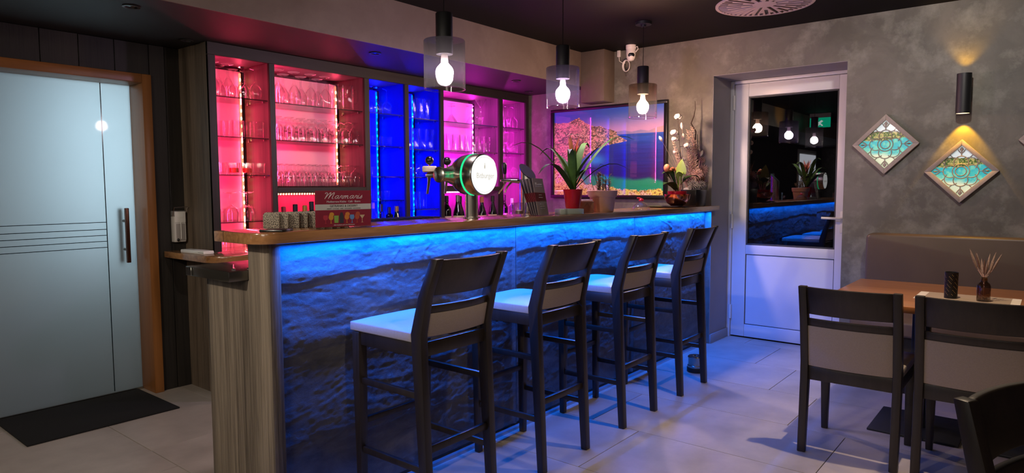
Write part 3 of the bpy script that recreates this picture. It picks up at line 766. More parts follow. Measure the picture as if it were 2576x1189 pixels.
# ================================================================== BAR
_rng = np.random.RandomState(5)
_H = _rng.rand(256,256)
def vn(x, y):
    x = np.asarray(x,float); y = np.asarray(y,float)
    xi = np.floor(x).astype(int); yi = np.floor(y).astype(int); fx = x-xi; fy = y-yi
    fx = fx*fx*(3-2*fx); fy = fy*fy*(3-2*fy)
    h = lambda a,b: _H[a%256,b%256]
    return (h(xi,yi)*(1-fx)+h(xi+1,yi)*fx)*(1-fy)+(h(xi,yi+1)*(1-fx)+h(xi+1,yi+1)*fx)*fy
def fbm(x, y, o=5, l=2.03, g=.5):
    s = 0; a = 1; t = 0
    for i in range(o):
        s = s+a*vn(x*l**i+17.3*i, y*l**i+5.1*i); t += a; a *= g
    return s/t
def stone_mat():
    m, nt, b = newmat('slate_veneer')
    tc = N(nt,'ShaderNodeTexCoord'); mp = N(nt,'ShaderNodeMapping'); mp.inputs['Scale'].default_value = (2.2,1,5.5)
    n = N(nt,'ShaderNodeTexNoise'); n.inputs['Scale'].default_value = 2.0; n.inputs['Detail'].default_value = 10; n.inputs['Roughness'].default_value = .68; n.inputs['Distortion'].default_value = .8
    nt.links.new(tc.outputs['Object'], mp.inputs['Vector']); nt.links.new(mp.outputs['Vector'], n.inputs['Vector'])
    r = N(nt,'ShaderNodeValToRGB'); e = r.color_ramp.elements
    e[0].position = .35; e[0].color = (*s2l((64,62,63)),1); e[1].position = .72; e[1].color = (*s2l((108,104,102)),1)
    nt.links.new(n.outputs['Fac'], r.inputs['Fac']); nt.links.new(r.outputs['Color'], b.inputs['Base Color'])
    b.inputs['Roughness'].default_value = .5; b.inputs['Specular IOR Level'].default_value = .5
    n2 = N(nt,'ShaderNodeTexNoise'); n2.inputs['Scale'].default_value = 90; n2.inputs['Detail'].default_value = 8; n2.inputs['Roughness'].default_value = .75
    nt.links.new(tc.outputs['Object'], n2.inputs['Vector'])
    bu = N(nt,'ShaderNodeBump'); bu.inputs['Strength'].default_value = .9; bu.inputs['Distance'].default_value = .004
    nt.links.new(n2.outputs['Fac'], bu.inputs['Height']); nt.links.new(bu.outputs['Normal'], b.inputs['Normal'])
    return m
bar = thing('bar_counter', 'bar counter front of split slate sheets with oak end post, glowing blue from above', 'bar', (3.3,2.28,0))
def LB(g): return g.xf(Matrix.Translation((-3.3,-2.28,0)))
obj('core', LB(G().box(1.345,5.245,2.245,2.33,0,1.1)), M_dark, bar)
obj('end_post', LB(G().box(1.30,1.347,2.187,2.331,0,1.101)), M_veneer_post, bar, bevel=.002)
obj('end_panel', LB(G().box(1.302,1.347,2.333,2.66,0,.953)), M_veneer_post, bar, bevel=.002)
obj('rear_body', LB(G().box(1.347,5.245,2.333,2.64,.05,.953)), M_dark, bar)
M_slate = stone_mat()
def ss_(a,b,x):
    t = np.clip((x-a)/(b-a),0,1); return t*t*(3-2*t)
def slate(x0, x1, seed):
    nx, nz = int((x1-x0)/.0075), 190
    z0, z1 = .018, 1.10
    X, Z = np.meshgrid(np.linspace(x0,x1,nx+1), np.linspace(z0,z1,nz+1))
    wx = X+.25*(fbm(X*1.3+seed,Z*2,3)-.5); wz = Z+.12*(fbm(X*1.1+7+seed,Z*1.5+3,3)-.5)
    base = fbm(wx*1.6+seed*3,wz*5.5,5)
    lay = base*7; st = np.floor(lay); fr = lay-st
    terr = (st+np.clip((fr-.72)/.28,0,1)**1.5)/7            # split layers: flat sheets with sharp ledges
    rid = np.abs(fbm(wx*2.2+wz*2.6+seed,wz*3.0-wx*1.4,4)-.5)
    vein = np.exp(-(rid/.012)**2)*(fbm(X*1.7+3*seed,Z*1.7,2) > .52)
    d = .016*(terr-.5)+.007*(fbm(wx*10,wz*26+seed,5,2.1,.6)-.5)+.004*(fbm(wx*46,wz*60+seed,3,2.1,.7)-.5)+.0035*vein
    
    led = .955+.09*(fbm(X*.9+seed,Z*0+3,4)-.5)+.02*(fbm(X*9+seed,Z*0+1,3)-.5)
    d += .007*ss_(-.005,.004,Z-led)-.004
    for q,(zz,am) in enumerate(((.80,.005),(.64,.006),(.47,.005),(.30,.006),(.15,.004))):
        l2 = zz+.16*(fbm(X*.8+seed*2+q*5,Z*0+q,4)-.5)+.025*(fbm(X*8+q,Z*0+q*2,3)-.5)
        d += am*ss_(-.003,.003,Z-l2)*ss_(.42,.6,fbm(X*1.4+q*9+seed,Z*0+.5,2))-am*.5
    edge = np.minimum(1,np.minimum((X-x0)/.02,(x1-X)/.02)); edge = np.clip(edge,0,1)
    d = d*edge-.004*(1-edge)
    Y = 2.222-np.clip(d,-.018,.026)
    g = G(); g.v = list(map(tuple, np.stack([X,Y,Z],-1).reshape(-1,3)))
    n1 = nx+1
    g.f = [(j*n1+i,j*n1+i+1,(j+1)*n1+i+1,(j+1)*n1+i) for j in range(nz) for i in range(nx)]
    return g
for a,b,s in ((1.3475,2.764,1.0),(2.767,4.06,4.7),(4.063,5.247,9.1)):
    obj('slate_sheet', LB(slate(a,b,s)), M_slate, bar, smooth=True, recalc=False, angle=80)
obj('floor_trim', LB(G().box(1.348,5.247,2.192,2.215,0,.016)), simple('alu_trim',(190,190,195),.3,.8), bar)
led = obj('led_strip', LB(G().box(1.36,5.24,2.184,2.196,1.096,1.1015)), M_white, bar)
lamp('bar_led_light','AREA',(3.30,2.190,1.093),(3.30,2.17,.593), 80, (.0,.132,1.0), 3.86, .010, spread=165)
# timber bar top
arc = [(1.22+.085-.085*cos(t),2.115+.085-.085*sin(t)) for t in [pi/2*k/8 for k in range(9)]]
pts = [(1.22,2.425)]+arc+[(5.275,2.115),(5.275,2.172),(5.246,2.172),(5.246,2.425)]
bt = thing('timber_counter', 'long light timber bar top with rounded left corner on the slate bar', 'bar top', (3.3,2.27,1.102))
obj('board', G().prism(pts,1.102,1.142).xf(Matrix.Translation((-3.3,-2.27,-1.102))), M_bartop, bt, bevel=.004)
obj('edge_joint', G().box(1.2192,1.2205,2.352,2.354,1.103,1.141).xf(Matrix.Translation((-3.3,-2.27,-1.102))), M_twig, bt)
sw = thing('steel_worktop', 'stainless steel worktop behind the bar top, end showing left of the oak post', 'worktop', (3.2,2.5,.955))
def LS(g): return g.xf(Matrix.Translation((-3.2,-2.5,-.955)))
obj('top', LS(G().box(1.225,5.24,2.334,2.665,.955,.993)), simple('worktop_steel',(120,116,108),.22,.9), sw, bevel=.003)
obj('end_cap', LS(G().box(1.222,1.2245,2.62,2.664,.957,.991)), M_steel, sw, bevel=.001, seg=1)
for k,(x,y,rz,l) in enumerate(((1.30,2.44,62,.16),(1.36,2.40,48,.15))):
    o = obj('bar_spoon', G().tube([(-l/2,0,.004),(0,0,.006),(l/2,0,.004)],[.008,.003,.003],8,flat=.5), M_chrome, smooth=True, loc=(x,y,.9935), rot=(0,0,R(rz)))
    tag(o, ['steel bar spoon at the near left end of the steel worktop','steel bar spoon beside the oak post on the steel worktop'][k], 'spoon')
# ------------------------------------------------------------------ stools and chairs
def seating(name, label, cat, P):
    t = thing(name, label, cat)
    hw = P['hw']; lw = .036
    for s in (-1,1):
        sec = []
        for (y,z,wy) in P['rear']: sec.append((s*(hw-lw/2),y,z,lw*P.get('t',{}).get(z,1),wy))
        obj('leg', G().path(sec), M_stoolwood, t, bevel=.004)
    for s in (-1,1):
        fy = P['fy']; h = P['fh']
        obj('leg', G().path([(s*(hw-.022),fy,0,.030,.030),(s*(hw-.020),fy,h*.75,.042,.042),(s*(hw-.020),fy,h,.042,.042)]), M_stoolwood, t, bevel=.004)
    x1 = hw-lw+.002
    def rail(nm, z0, z1, ya, yb, bow, th, mat):
        n = 10; g = G(); vs = []; 
        for i in range(n+1):
            u = -1+2*i/n; x = x1*u; b = bow*(1-u*u)
            vs += [(x,ya-b-th/2,z0),(x,ya-b+th/2,z0),(x,yb-b+th/2,z1),(x,yb-b-th/2,z1)]
        fs = [(0,1,2,3),(4*n+3,4*n+2,4*n+1,4*n)]
        for i in range(n):
            for k in range(4):
                k2 = (k+1)%4; fs.append((4*i+k,4*i+4+k,4*i+4+k2,4*i+k2))
        g.add(vs,fs)
        return obj(nm, g, mat, t, bevel=.004)
    def yat(z):
        r = P['rear']
        for a,b in zip(r[:-1],r[1:]):
            if a[1] <= z <= b[1]: return a[0]+(b[0]-a[0])*(z-a[1])/(b[1]-a[1])
        return r[-1][0]
    z0,z1 = P['top']; rail('top_rail', z0, z1, yat(z0), yat(z1), .030, .020, M_stoolwood)
    z0,z1 = P['low']; rail('lower_rail', z0, z1, yat(z0), yat(z1), .022, .020, M_stoolwood)
    z0,z1 = P['pad']; rail('back_pad', z0, z1, yat(z0), yat(z1), .020, .030, M_fabric)
    z0,z1 = P['apron']; y = yat((z0+z1)/2)
    obj('apron', G().box(-x1,x1,y-.012,y+.012,z0,z1), M_stoolwood, t, bevel=.003)
    obj('apron', G().box(-hw+.043,hw-.043,P['fy']-.008,P['fy']+.014,z0,z1), M_stoolwood, t, bevel=.003)
    for s in (-1,1):
        obj('apron', G().box(s*(hw-.02)-.011,s*(hw-.02)+.011,y+.013,P['fy']-.02,z0,z1), M_stoolwood, t, bevel=.003)
    # cushion: slightly domed, piped
    c0,c1,cy0,cy1,cw = P['cush']
    n = 14
    def top(u,v):
        x = -cw+2*cw*u; yy = cy0+(cy1-cy0)*v
        e = (1-abs(2*u-1)**6)*(1-abs(2*v-1)**6)
        return (x,yy,c1-.010+.014*e)
    g = G(); g.grid(top,n,n)
    per = [i for i in range(n+1)]+[(n+1)*j+n for j in range(1,n+1)]+[(n+1)*n+i for i in range(n-1,-1,-1)]+[(n+1)*j for j in range(n-1,0,-1)]
    base = len(g.v)
    for i in per: g.v.append((g.v[i][0],g.v[i][1],c0))
    L_ = len(per)
    for k in range(L_): g.f.append((per[k],base+k,base+(k+1)%L_,per[(k+1)%L_]))
    g.f.append(tuple(base+k for k in range(L_)))
    obj('seat_cushion', g, M_leather, t, bevel=.004, angle=50)
    for (kind,z,th) in P.get('str',[]):
        if kind == 'side':
            for s in (-1,1): obj('stretcher', G().box(s*(hw-.02)-.009,s*(hw-.02)+.009,yat(z)+.018,P['fy']-.018,z-th/2,z+th/2), M_stoolwood, t, bevel=.003)
        elif kind == 'front': obj('stretcher', G().box(-hw+.040,hw-.040,P['fy']-.010,P['fy']+.010,z-th/2,z+th/2), M_stoolwood, t, bevel=.003)
        else: obj('stretcher', G().box(-x1,x1,yat(z)-.009,yat(z)+.009,z-th/2,z+th/2), M_stoolwood, t, bevel=.003)
    for ch in t.children:
        pass
    return t
STOOL = dict(hw=.198, fy=.185, fh=.725,
    rear=[(-.208,0,.034),(-.172,.66,.052),(-.168,.76,.056),(-.205,.90,.046),(-.268,1.045,.036)],
    top=(.903,1.04), low=(.834,.866), pad=(.745,.836), apron=(.672,.727), cush=(.727,.772,-.142,.222,.196),
    str=[('side',.525,.026),('side',.242,.026),('front',.352,.026),('rear',.322,.030)])
s1 = seating('bar_stool','first bar stool from the left, nearest the oak end post, cream seat lit blue','stool',STOOL)
s1['group'] = 'bar stools along the slate bar'
s1.location = (1.846,1.968,0)
for x,l in ((2.555,'second bar stool from the left, cream leather seat, in front of the slate seam'),(3.282,'third bar stool from the left, below the beer menu leaflets'),(3.995,'fourth bar stool, farthest right beside the grey jamb and the metal canister')):
    dup(s1,(x,1.968,0),R({2.555:0,3.282:0,3.995:0}[x]),l)
CHAIR = dict(hw=.217, fy=.195, fh=.42,
    rear=[(-.214,0,.032),(-.186,.36,.050),(-.186,.45,.052),(-.222,.66,.044),(-.266,.825,.036)],
    top=(.688,.822), low=(.628,.666), pad=(.428,.630), apron=(.358,.426), cush=(.424,.474,-.158,.228,.214))
c1 = seating('dining_chair','dark wooden dining chair with taupe back pad, closest to the white door','chair',CHAIR)
c1['group'] = 'dining chairs'
c1.location = (3.59,.718,0); c1.rotation_euler = (0,0,R(-90))
dup(c1,(3.59,.236,0),R(-90),'dark wooden dining chair between the door-side chair and the black one')
dup(c1,(1.83,-.19,0),R(154),'black-looking dining chair cut off by the bottom right corner of the photo')
# ------------------------------------------------------------------ table, bench
tb = thing('dining_table', 'light brown wooden table with black pedestal by the bench', 'table', (3.94,.30,0))
obj('table_top', G().box(-.455,.455,-.62,.585,.715,.745), M_table, tb, bevel=.003)
obj('base_plate', G().box(-.05,.40,.02,.43,0,.012), M_blackm, tb, bevel=.003)
obj('column', G().box(.135,.215,.185,.265,.012,.70), M_blackm, tb, bevel=.003)
obj('base_plate', G().box(-.05,.40,-.50,-.09,0,.012), M_blackm, tb, bevel=.003)
obj('column', G().box(.135,.215,-.335,-.255,.012,.70), M_blackm, tb, bevel=.003)
obj('top_support', G().box(-.05,.36,-.40,.33,.70,.715), M_blackm, tb)
bn = thing('bench', 'brown upholstered wall bench with high rounded back behind the table', 'bench', (5.0,-.4,0))
def rbox(y0, y1, z0, z1, r, x0, x1, corner='tl'):
    pts = [(y0,z0),(y1,z0)]
    for k in range(7):
        t = pi/2*k/6; pts.append((y1-r+r*cos(t),z1-r+r*sin(t)))
    for k in range(7):
        t = pi/2*k/6; pts.append((y0+r-r*sin(t),z1-r+r*cos(t)))
    return G().prism(pts,x0,x1,'x')
obj('backrest', rbox(-1.6,1.405,.43,.972,.035,.10,.236), M_bench, bn, bevel=.018, seg=3)
obj('seat', G().box(-.34,.095,-1.6,1.40,.36,.46), M_bench, bn, bevel=.02, seg=3)
obj('plinth', G().box(-.28,.22,-1.6,1.38,0,.36), M_frame, bn)
rn = thing('table_runner', 'pale cloth runner with a beige stripe lying along the table', 'runner', (3.93,.25,.745))
obj('cloth', G().box(-.15,.11,-.145,.275,0,.0018), simple('runner_cloth',(206,196,180),.9,bump=.3,nscale=300), rn)
obj('stripe', G().box(-.149,.109,-.108,.237,.0019,.0026), simple('runner_stripe',(150,132,112),.9,bump=.3,nscale=300), rn)
# black perforated lantern
ln = thing('lantern', 'black perforated tealight lantern on the table runner', 'lantern', (3.875,.379,.748))
obj('shell', G().lathe([(.001,.001),(.028,.001),(.029,.125),(.0295,.128),(.027,.128),(.026,.004),(.001,.003)],24), simple('lantern_black',(18,18,20),.4,.3), ln, smooth=True)
g = G()
for i in range(9):
    for j in range(22):
        a = 2*pi*(i+(j%2)*.5)/9*1.0; z = .018+.0047*j
        if (i+j) % 3: 
            c = (.0296*cos(a+j*.21),.0296*sin(a+j*.21),z); d = Vector((cos(a+j*.21),sin(a+j*.21),0)); u = Vector((-d.y,d.x,0))*.0012; v = Vector((0,0,.0012)); c = Vector(c)
            g.add([c-u-v,c+u-v,c+u+v,c-u+v],[(0,1,2,3)])
obj('perforation', g, simple('lantern_gold',(196,170,110),.4,.6), ln)
# bud vase with dried grasses
vs = thing('bud_vase', 'small brown glass bottle vase with dried grass ears on the table', 'vase', (3.862,.247,.748))
obj('bottle', G().lathe([(.001,.001),(.027,.002),(.028,.01),(.028,.072),(.024,.085),(.014,.094),(.013,.112),(.016,.116),(.013,.117),(.012,.1)],20), glass('brown_vase_glass',(.42,.33,.28),.07,.5), vs, smooth=True)
M_ear = simple('grass_ear', (132,112,98), .9, noise=.3, nscale=200)
for k in range(11):
    a = 2*pi*k/11+.3; r = .018+.05*random.random(); h = .18+.07*random.random()
    p1 = Vector((r*cos(a)*.5,r*sin(a)*.5,h*.68)); p2 = Vector((r*cos(a),r*sin(a),h))
    st = obj('grass_stem', G().tube([(0,0,.03),(.004*cos(a),.004*sin(a),.11),p1],.0008,5), M_dry, vs, smooth=True)
    ax = (p2-p1)
    obj('grass_ear', G().tube([p1+ax*s for s in (0,.2,.5,.8,1.0,1.15)],[.001,.004,.0048,.0035,.002,.0004],7), M_ear, st, smooth=True)
# metal canister on the floor
cn = thing('metal_canister', 'small steel canister with dark band on the floor tiles by the far stool', 'canister', (4.395,1.915,0))
obj('foot', G().lathe([(.001,0),(.058,0),(.060,.004),(.060,.03),(.056,.034)],24), M_blackm, cn, smooth=True)
obj('body', G().lathe([(.056,.034),(.057,.045),(.052,.05),(.052,.095),(.055,.10),(.055,.106)],24), M_steel, cn, smooth=True)
obj('lid', G().lathe([(.055,.106),(.050,.112),(.020,.112),(.018,.108),(.001,.108)],24), M_chrome, cn, smooth=True)
# ================================================================== PENDANTS
def smoked(name, tint_top, tint_bot, refl, haze=.005):
    """clear shade metallised from the top: tint fades downwards"""
    m = glass(name, (1,1,1), refl, .22, .05, 3.0)
    nt = m.node_tree
    tc = N(nt,'ShaderNodeTexCoord'); sp = N(nt,'ShaderNodeSeparateXYZ'); nt.links.new(tc.outputs['Object'], sp.inputs[0])
    mr = N(nt,'ShaderNodeMapRange'); mr.inputs['From Min'].default_value = .05; mr.inputs['From Max'].default_value = .24
    nt.links.new(sp.outputs['Z'], mr.inputs['Value'])
    cm = N(nt,'ShaderNodeMix', data_type='RGBA'); cm.inputs['A'].default_value = (*tint_bot,1); cm.inputs['B'].default_value = (*tint_top,1)
    nt.links.new(mr.outputs['Result'], cm.inputs['Factor'])
    old = [n for n in nt.nodes if n.type == 'MIX' and n is not cm][0]
    nt.links.new(cm.outputs['Result'], old.inputs['A'])
    # thin metal haze that catches the bulb's light
    out = [n for n in nt.nodes if n.type == 'OUTPUT_MATERIAL'][0]; src = out.inputs['Surface'].links[0].from_socket
    tl = N(nt,'ShaderNodeBsdfTranslucent'); tl.inputs['Color'].default_value = (*tint_bot,1)
    mx = N(nt,'ShaderNodeMixShader'); mx.inputs[0].default_value = haze
    nt.links.new(src, mx.inputs[1]); nt.links.new(tl.outputs[0], mx.inputs[2]); nt.links.new(mx.outputs[0], out.inputs['Surface'])
    return m
M_rim = glass('shade_rim_glass',(.9,.88,.9),.25,.5)
def pendant(x, y, zb, shade, bulbcol, strength, label, lightcol, power):
    t = thing('pendant_lamp', label, 'lamp', (x,y,zb), 0, 'pendant lamps over the bar')
    H = 2.49-zb
    obj('shade', G().lathe([(.1025,0),(.1025,.236),(.100,.240),(.044,.241)],48), shade, t, smooth=True)
    obj('shade_rim', G().lathe([(.1030,.0),(.1030,.003),(.1005,.003),(.1005,0),(.1030,0)],48), M_rim, t, smooth=True)
    obj('socket_tube', G().lathe([(.001,.172),(.041,.172),(.042,.175),(.042,.368),(.039,.372),(.001,.372)],32), M_blackm, t, smooth=True)
    obj('cord', G().tube([(0,0,.372),(0,0,H-.03)],.0025,6), M_black, t)
    obj('canopy', G().lathe([(.001,H-.036),(.018,H-.034),(.020,H-.022),(.058,H-.020),(.060,H-.001)],28), M_blackm, t, smooth=True)
    obj('bulb_base', G().lathe([(.016,.172),(.018,.150),(.019,.128)],16), simple('bulb_base',(235,225,220),.4), t, smooth=True)
    prof = [(.019,.128),(.024,.122),(.037,.108),(.043,.094),(.044,.080),(.041,.064),(.032,.050),(.018,.042),(.001,.039)]
    obj('bulb', G().lathe(prof,20), emit('bulb_glow', bulbcol, strength), t, smooth=True)
    return t
pendant(2.399,2.38,1.783, smoked('smoke_shade',(.34,.32,.33),(.97,.95,.96),.012), (1,.80,.84), 150, 'nearest pendant lamp with smoked glass shade and pinkish white bulb, left of the three','',0)
pendant(3.424,2.38,1.787, smoked('violet_shade',(.36,.31,.40),(.95,.91,.98),.012,.0019), (.90,.66,.98), 400, 'middle pendant lamp with smoked glass shade and violet bulb','',0)
pendant(4.448,2.38,1.800, smoked('copper_shade',(.50,.30,.20),(.97,.85,.77),.012,.0014), (1,.74,.56), 580, 'farthest pendant lamp with copper-tinted glass shade and warm bulb, right of the three','',0)
# ------------------------------------------------------------------ wall lamp
wl = thing('wall_lamp', 'black cylinder wall lamp throwing amber light up and down the plaster wall', 'lamp', (5.17,.485,1.757))
obj('housing', G().lathe([(.036,.004),(.038,.0),(.041,.0),(.041,.252),(.038,.252),(.036,.248)],28), M_blackm, wl, smooth=True)
obj('back_plate', G().box(.036,.0795,-.030,.030,.08,.17), M_blackm, wl, bevel=.004)
lensm = emit('wall_lamp_lens', (1,.75,.4), 2.5)
obj('lens', G().lathe([(.037,.001),(.001,.001)],24), lensm, wl)
obj('lens', G().lathe([(.036,.240),(.001,.240)],24), lensm, wl)
for z,tz in ((-.004,-1),(.246,1.6)):
    lamp('wall_lamp_light','SPOT',(5.185,.485,1.757+z),(5.235,.485,1.757+z+(.3 if tz > 0 else -.3)), {-1:15.0,1.6:4.5}[tz],(1,.50,.015),.008,angle={-1:70,1.6:78}[tz],blend={-1:.35,1.6:.8}[tz])
# ------------------------------------------------------------------ prints painted as vertex colour
def painted(name, nx, ny, fn, M, mat, parent):
    u, v = np.meshgrid(np.linspace(0,1,nx+1), np.linspace(0,1,ny+1))
    rgb = fn(u,v).reshape(-1,3)/255.0
    lin_ = np.where(rgb <= .04045, rgb/12.92, ((np.clip(rgb,0,2)+.055)/1.055)**2.4)
    g = G(); g.v = [tuple(M(a,b)) for a,b in zip(u.ravel(),v.ravel())]
    n1 = nx+1
    g.f = [(j*n1+i,j*n1+i+1,(j+1)*n1+i+1,(j+1)*n1+i) for j in range(ny) for i in range(nx)]
    me = mesh(name, g, mat, recalc=False)
    at_ = me.color_attributes.new('Col','FLOAT_COLOR','POINT')
    at_.data.foreach_set('color', np.concatenate([lin_,np.ones((len(lin_),1))],1).astype(np.float32).ravel())
    return obj(name, me, mat, parent)
def C3(*c): return np.array(c,float)
def mixc(a, b, t): return a*(1-t[...,None])+b*t[...,None]
def ss(a, b, x): t = np.clip((x-a)/(b-a),0,1); return t*t*(3-2*t)
def interp(x, pts): return np.interp(x,[p[0] for p in pts],[p[1] for p in pts])
def bay_print(u, v):
    n1 = fbm(u*9,v*9,5); n2 = fbm(u*60+9,v*70,4,2.1,.7); n3 = fbm(u*130+3,v*110,2)
    sky = mixc(np.broadcast_to(C3(150,118,150),u.shape+(3,)), np.broadcast_to(C3(38,70,140),u.shape+(3,)), ss(.70,.98,v+.10*(.5-u)))
    img = sky.copy()
    # far ranges
    far = interp(u,[(0,.72),(.55,.725),(.66,.735),(.72,.715),(.8,.73),(.87,.715),(.93,.745),(1,.765)])+.012*(n1-.5)
    fm = (v < far); img = np.where(fm[...,None], mixc(np.broadcast_to(C3(112,104,140),img.shape), np.broadcast_to(C3(150,118,120),img.shape), ss(.8,1,u)), img)
    # water
    wt = (v < .695)
    deep = mixc(np.broadcast_to(C3(24,40,120),img.shape), np.broadcast_to(C3(28,72,150),img.shape), ss(.45,.70,v))
    deep = mixc(deep, np.broadcast_to(C3(30,22,84),img.shape), ss(.5,.2,v+.05*n1)*ss(.2,.45,u)*.85)
    deep = deep*(0.9+.25*(fbm(u*6,v*60,3)-.5))[...,None]
    cy = np.exp(-(((u-.40)/.10)**2+((v-.41)/.07)**2)); deep = mixc(deep, np.broadcast_to(C3(36,116,176),img.shape), np.clip(cy*1.1,0,1))
    shore = interp(u,[(.2,.35),(.3,.24),(.45,.235),(.6,.20),(.75,.175),(.88,.20),(1,.15)])+.03*(n1-.5)
    deep = mixc(deep, np.broadcast_to(C3(18,118,86),img.shape), ss(.03,-.03,v-shore))
    cl = interp(v,[(0,.42),(.1,.33),(.2,.275),(.3,.245),(.42,.27),(.5,.345),(.56,.45),(.59,.57),(.615,.69),(.64,.66),(.69,.60)])+.02*(n1-.5)
    deep = mixc(deep, np.broadcast_to(C3(40,130,130),img.shape), ss(.05,.0,u-cl)*ss(.58,.4,v)*.7)
    img = np.where(wt[...,None], deep, img)
    # near land left
    ridge = interp(u,[(0,.875),(.06,.87),(.14,.865),(.2,.905),(.245,.915),(.30,.86),(.36,.815),(.40,.80),(.44,.805),(.5,.765),(.57,.745),(.62,.70),(.70,.62)])+.02*(n2-.5)
    land = (v < ridge) & (u < cl)
    lc = mixc(np.broadcast_to(C3(74,72,44),img.shape), np.broadcast_to(C3(196,150,118),img.shape), ss(.38,.66,.5*n2+.5*n3))
    lc = mixc(lc, np.broadcast_to(C3(168,112,104),img.shape), ss(.5,.7,n1)*.6)
    lc = lc*(1-.45*ss(.62,.85,v)*ss(.62,.3,n1+.1))[...,None]
    img = np.where(land[...,None], lc, img)
    # flowering shore at the bottom
    fl = interp(u,[(0,.3),(.2,.22),(.3,.13),(.42,.11),(.5,.12),(.6,.075),(.75,.05),(.85,.05),(.95,.075),(1,.045)])+.05*(n2-.5)
    fb_ = v < fl
    fc = mixc(np.broadcast_to(C3(214,170,84),img.shape), np.broadcast_to(C3(222,158,140),img.shape), ss(.5,.62,fbm(u*14+4,v*10,3)))
    fc = mixc(fc, np.broadcast_to(C3(120,84,40),img.shape), ss(.5,.7,n3))
    img = np.where(fb_[...,None], fc, img)
    return np.clip(img*1.45,0,255)
pf = thing('framed_picture', 'black framed picture of a blue bay with hills on the wall behind the bar', 'picture', (5.249,3.16,1.60))
py0, py1, pz0, pz1 = -.60,.60,-.405,.425
gf = G()
for (a,b,c,d) in ((py0,py1,pz1-.028,pz1),(py0,py1,pz0,pz0+.028)): obj('frame_rail', G().box(-.042,0,a,b,c,d), M_black, pf, bevel=.003)
for (a,b) in ((py0,py0+.028),(py1-.028,py1)): obj('frame_rail', G().box(-.042,0,a,b,pz0+.028,pz1-.028), M_black, pf, bevel=.003)
iy0, iy1, iz0, iz1 = py0+.028, py1-.028, pz0+.028, pz1-.028
painted('print', 330, 230, bay_print, lambda u,v: (-.020, iy1+(iy0-iy1)*u, iz0+(iz1-iz0)*v), printed('bay_print',.5), pf)
obj('front_glass', G().box(-.026,-.024,iy0,iy1,iz0,iz1), glass('picture_glass',(1,1,1),.04,.5,.004), pf)
# ------------------------------------------------------------------ diamond wall panels
def lake_print(u, v):
    # u,v in unit square of the diamond's bounding box
    n1 = fbm(u*10+3,v*10,4); n2 = fbm(u*40,v*40,3)
    img = np.broadcast_to(C3(222,236,236),u.shape+(3,)).copy()
    hill = .76+.07*(n1-.5)-.10*(u-.5)
    img = np.where((v < hill)[...,None], mixc(np.broadcast_to(C3(70,98,46),img.shape), np.broadcast_to(C3(188,178,110),img.shape), ss(.4,.65,n2)), img)
    wl_ = .585+.05*(n1-.5)+.10*np.maximum(0,u-.45)
    wc = mixc(np.broadcast_to(C3(66,190,196),img.shape), np.broadcast_to(C3(120,214,190),img.shape), ss(.45,.62,n1))
    img = np.where((v < wl_)[...,None], wc, img)
    sand = .30+.12*(.5-u)+.04*(n1-.5)
    img = mixc(img, np.broadcast_to(C3(226,240,206),img.shape), ss(.06,-.06,v-sand-.0))
    return img
M_fret = wood('grey_fret_wood',(146,133,124),(176,163,153),(20,20,20),.6,.1)
M_lake = printed('emissive_lake_print',.25,.42,.6)  # print also emits a share of its own colour
def diamond(y, z, label, h=.206):
    t = thing('diamond_wall_panel', label, 'wall art', (5.249,y,z), 0, 'diamond wall panels')
    q = h; i = h-.040
    c = [(0,q),(-q,0),(0,-q),(q,0)]; ci = [(0,i),(-i,0),(0,-i),(i,0)]
    for k in range(4):
        k2 = (k+1)%4
        obj('frame_side', G().prism([c[k],c[k2],ci[k2],ci[k]],-.030,0,'x'), M_fret, t, bevel=.0025)
    s = i*2
    u, v = None, None
    # rotated square patch
    def M(a,b):
        A = (a-.5)*s/1.41421*1.0; B = (b-.5)*s/1.41421
        return (-.014,-(A-B)*.70711,(A+B)*.70711)
    def fn(a,b):
        A = (a-.5); B = (b-.5)
        return lake_print(.5+(A-B)*.5, .5+(A+B)*.5)
    painted('lake_print', 90, 90, fn, M, M_lake, t)
    X = -.017
    def ring(cx, cy, r, a0=0, a1=2*pi, n=28, w=.0031):
        pts = [(X,-(cx+r*cos(a0+(a1-a0)*k/n)),cy+r*sin(a0+(a1-a0)*k/n)) for k in range(n+1)]
        return G().tube(pts,w,6)
    k_ = h/.206
    obj('fret_ring', ring(0,0,.047*k_), M_fret, t, smooth=True)
    obj('fret_ring', ring(0,0,.030*k_), M_fret, t, smooth=True)
    for kk in range(4):
        a = pi/2*kk
        obj('fret_petal', ring(.058*cos(a),.058*sin(a),.040,a-R(118),a+R(118),22), M_fret, t, smooth=True)
    for kk in range(4):
        a = pi/2*kk+pi/4
        obj('fret_arc', ring(.070*cos(a),.070*sin(a),.040,a-R(92),a+R(92),20), M_fret, t, smooth=True)
        for sg in (-1,1):
            p = Vector((.070*cos(a)+.040*cos(a+sg*R(50)),.070*sin(a)+.040*sin(a+sg*R(50)),0)); q = p*1.0+Vector((cos(a),sin(a),0))*(.1174-(p.x*cos(a)+p.y*sin(a)))
            obj('fret_bar', G().tube([(X,-p.x,p.y),(X,-q.x,q.y)],.0031,6), M_fret, t, smooth=True)
    for kk in range(4):
        a = pi/2*kk; d = Vector((0,-cos(a),sin(a))); n_ = Vector((0,sin(a),cos(a)))
        def P(r, s): return Vector((X,0,0))+d*r+n_*s
        fl = G()
        fl.tube([P(.098,0),P(.128,0),P(.142,0),P(.158,0)],[.0035,.0045,.013,.001],6,flat=.5)
        for sg in (-1,1):
            fl.tube([P(.116,sg*.003),P(.130,sg*.014),P(.142,sg*.020),P(.134,sg*.024)],[.003,.0045,.003,.001],6)
        obj('fret_lily', fl, M_fret, t, smooth=True)
diamond(.930,1.583,'diamond wall panel of a turquoise bay behind lily fretwork, nearest the white door')
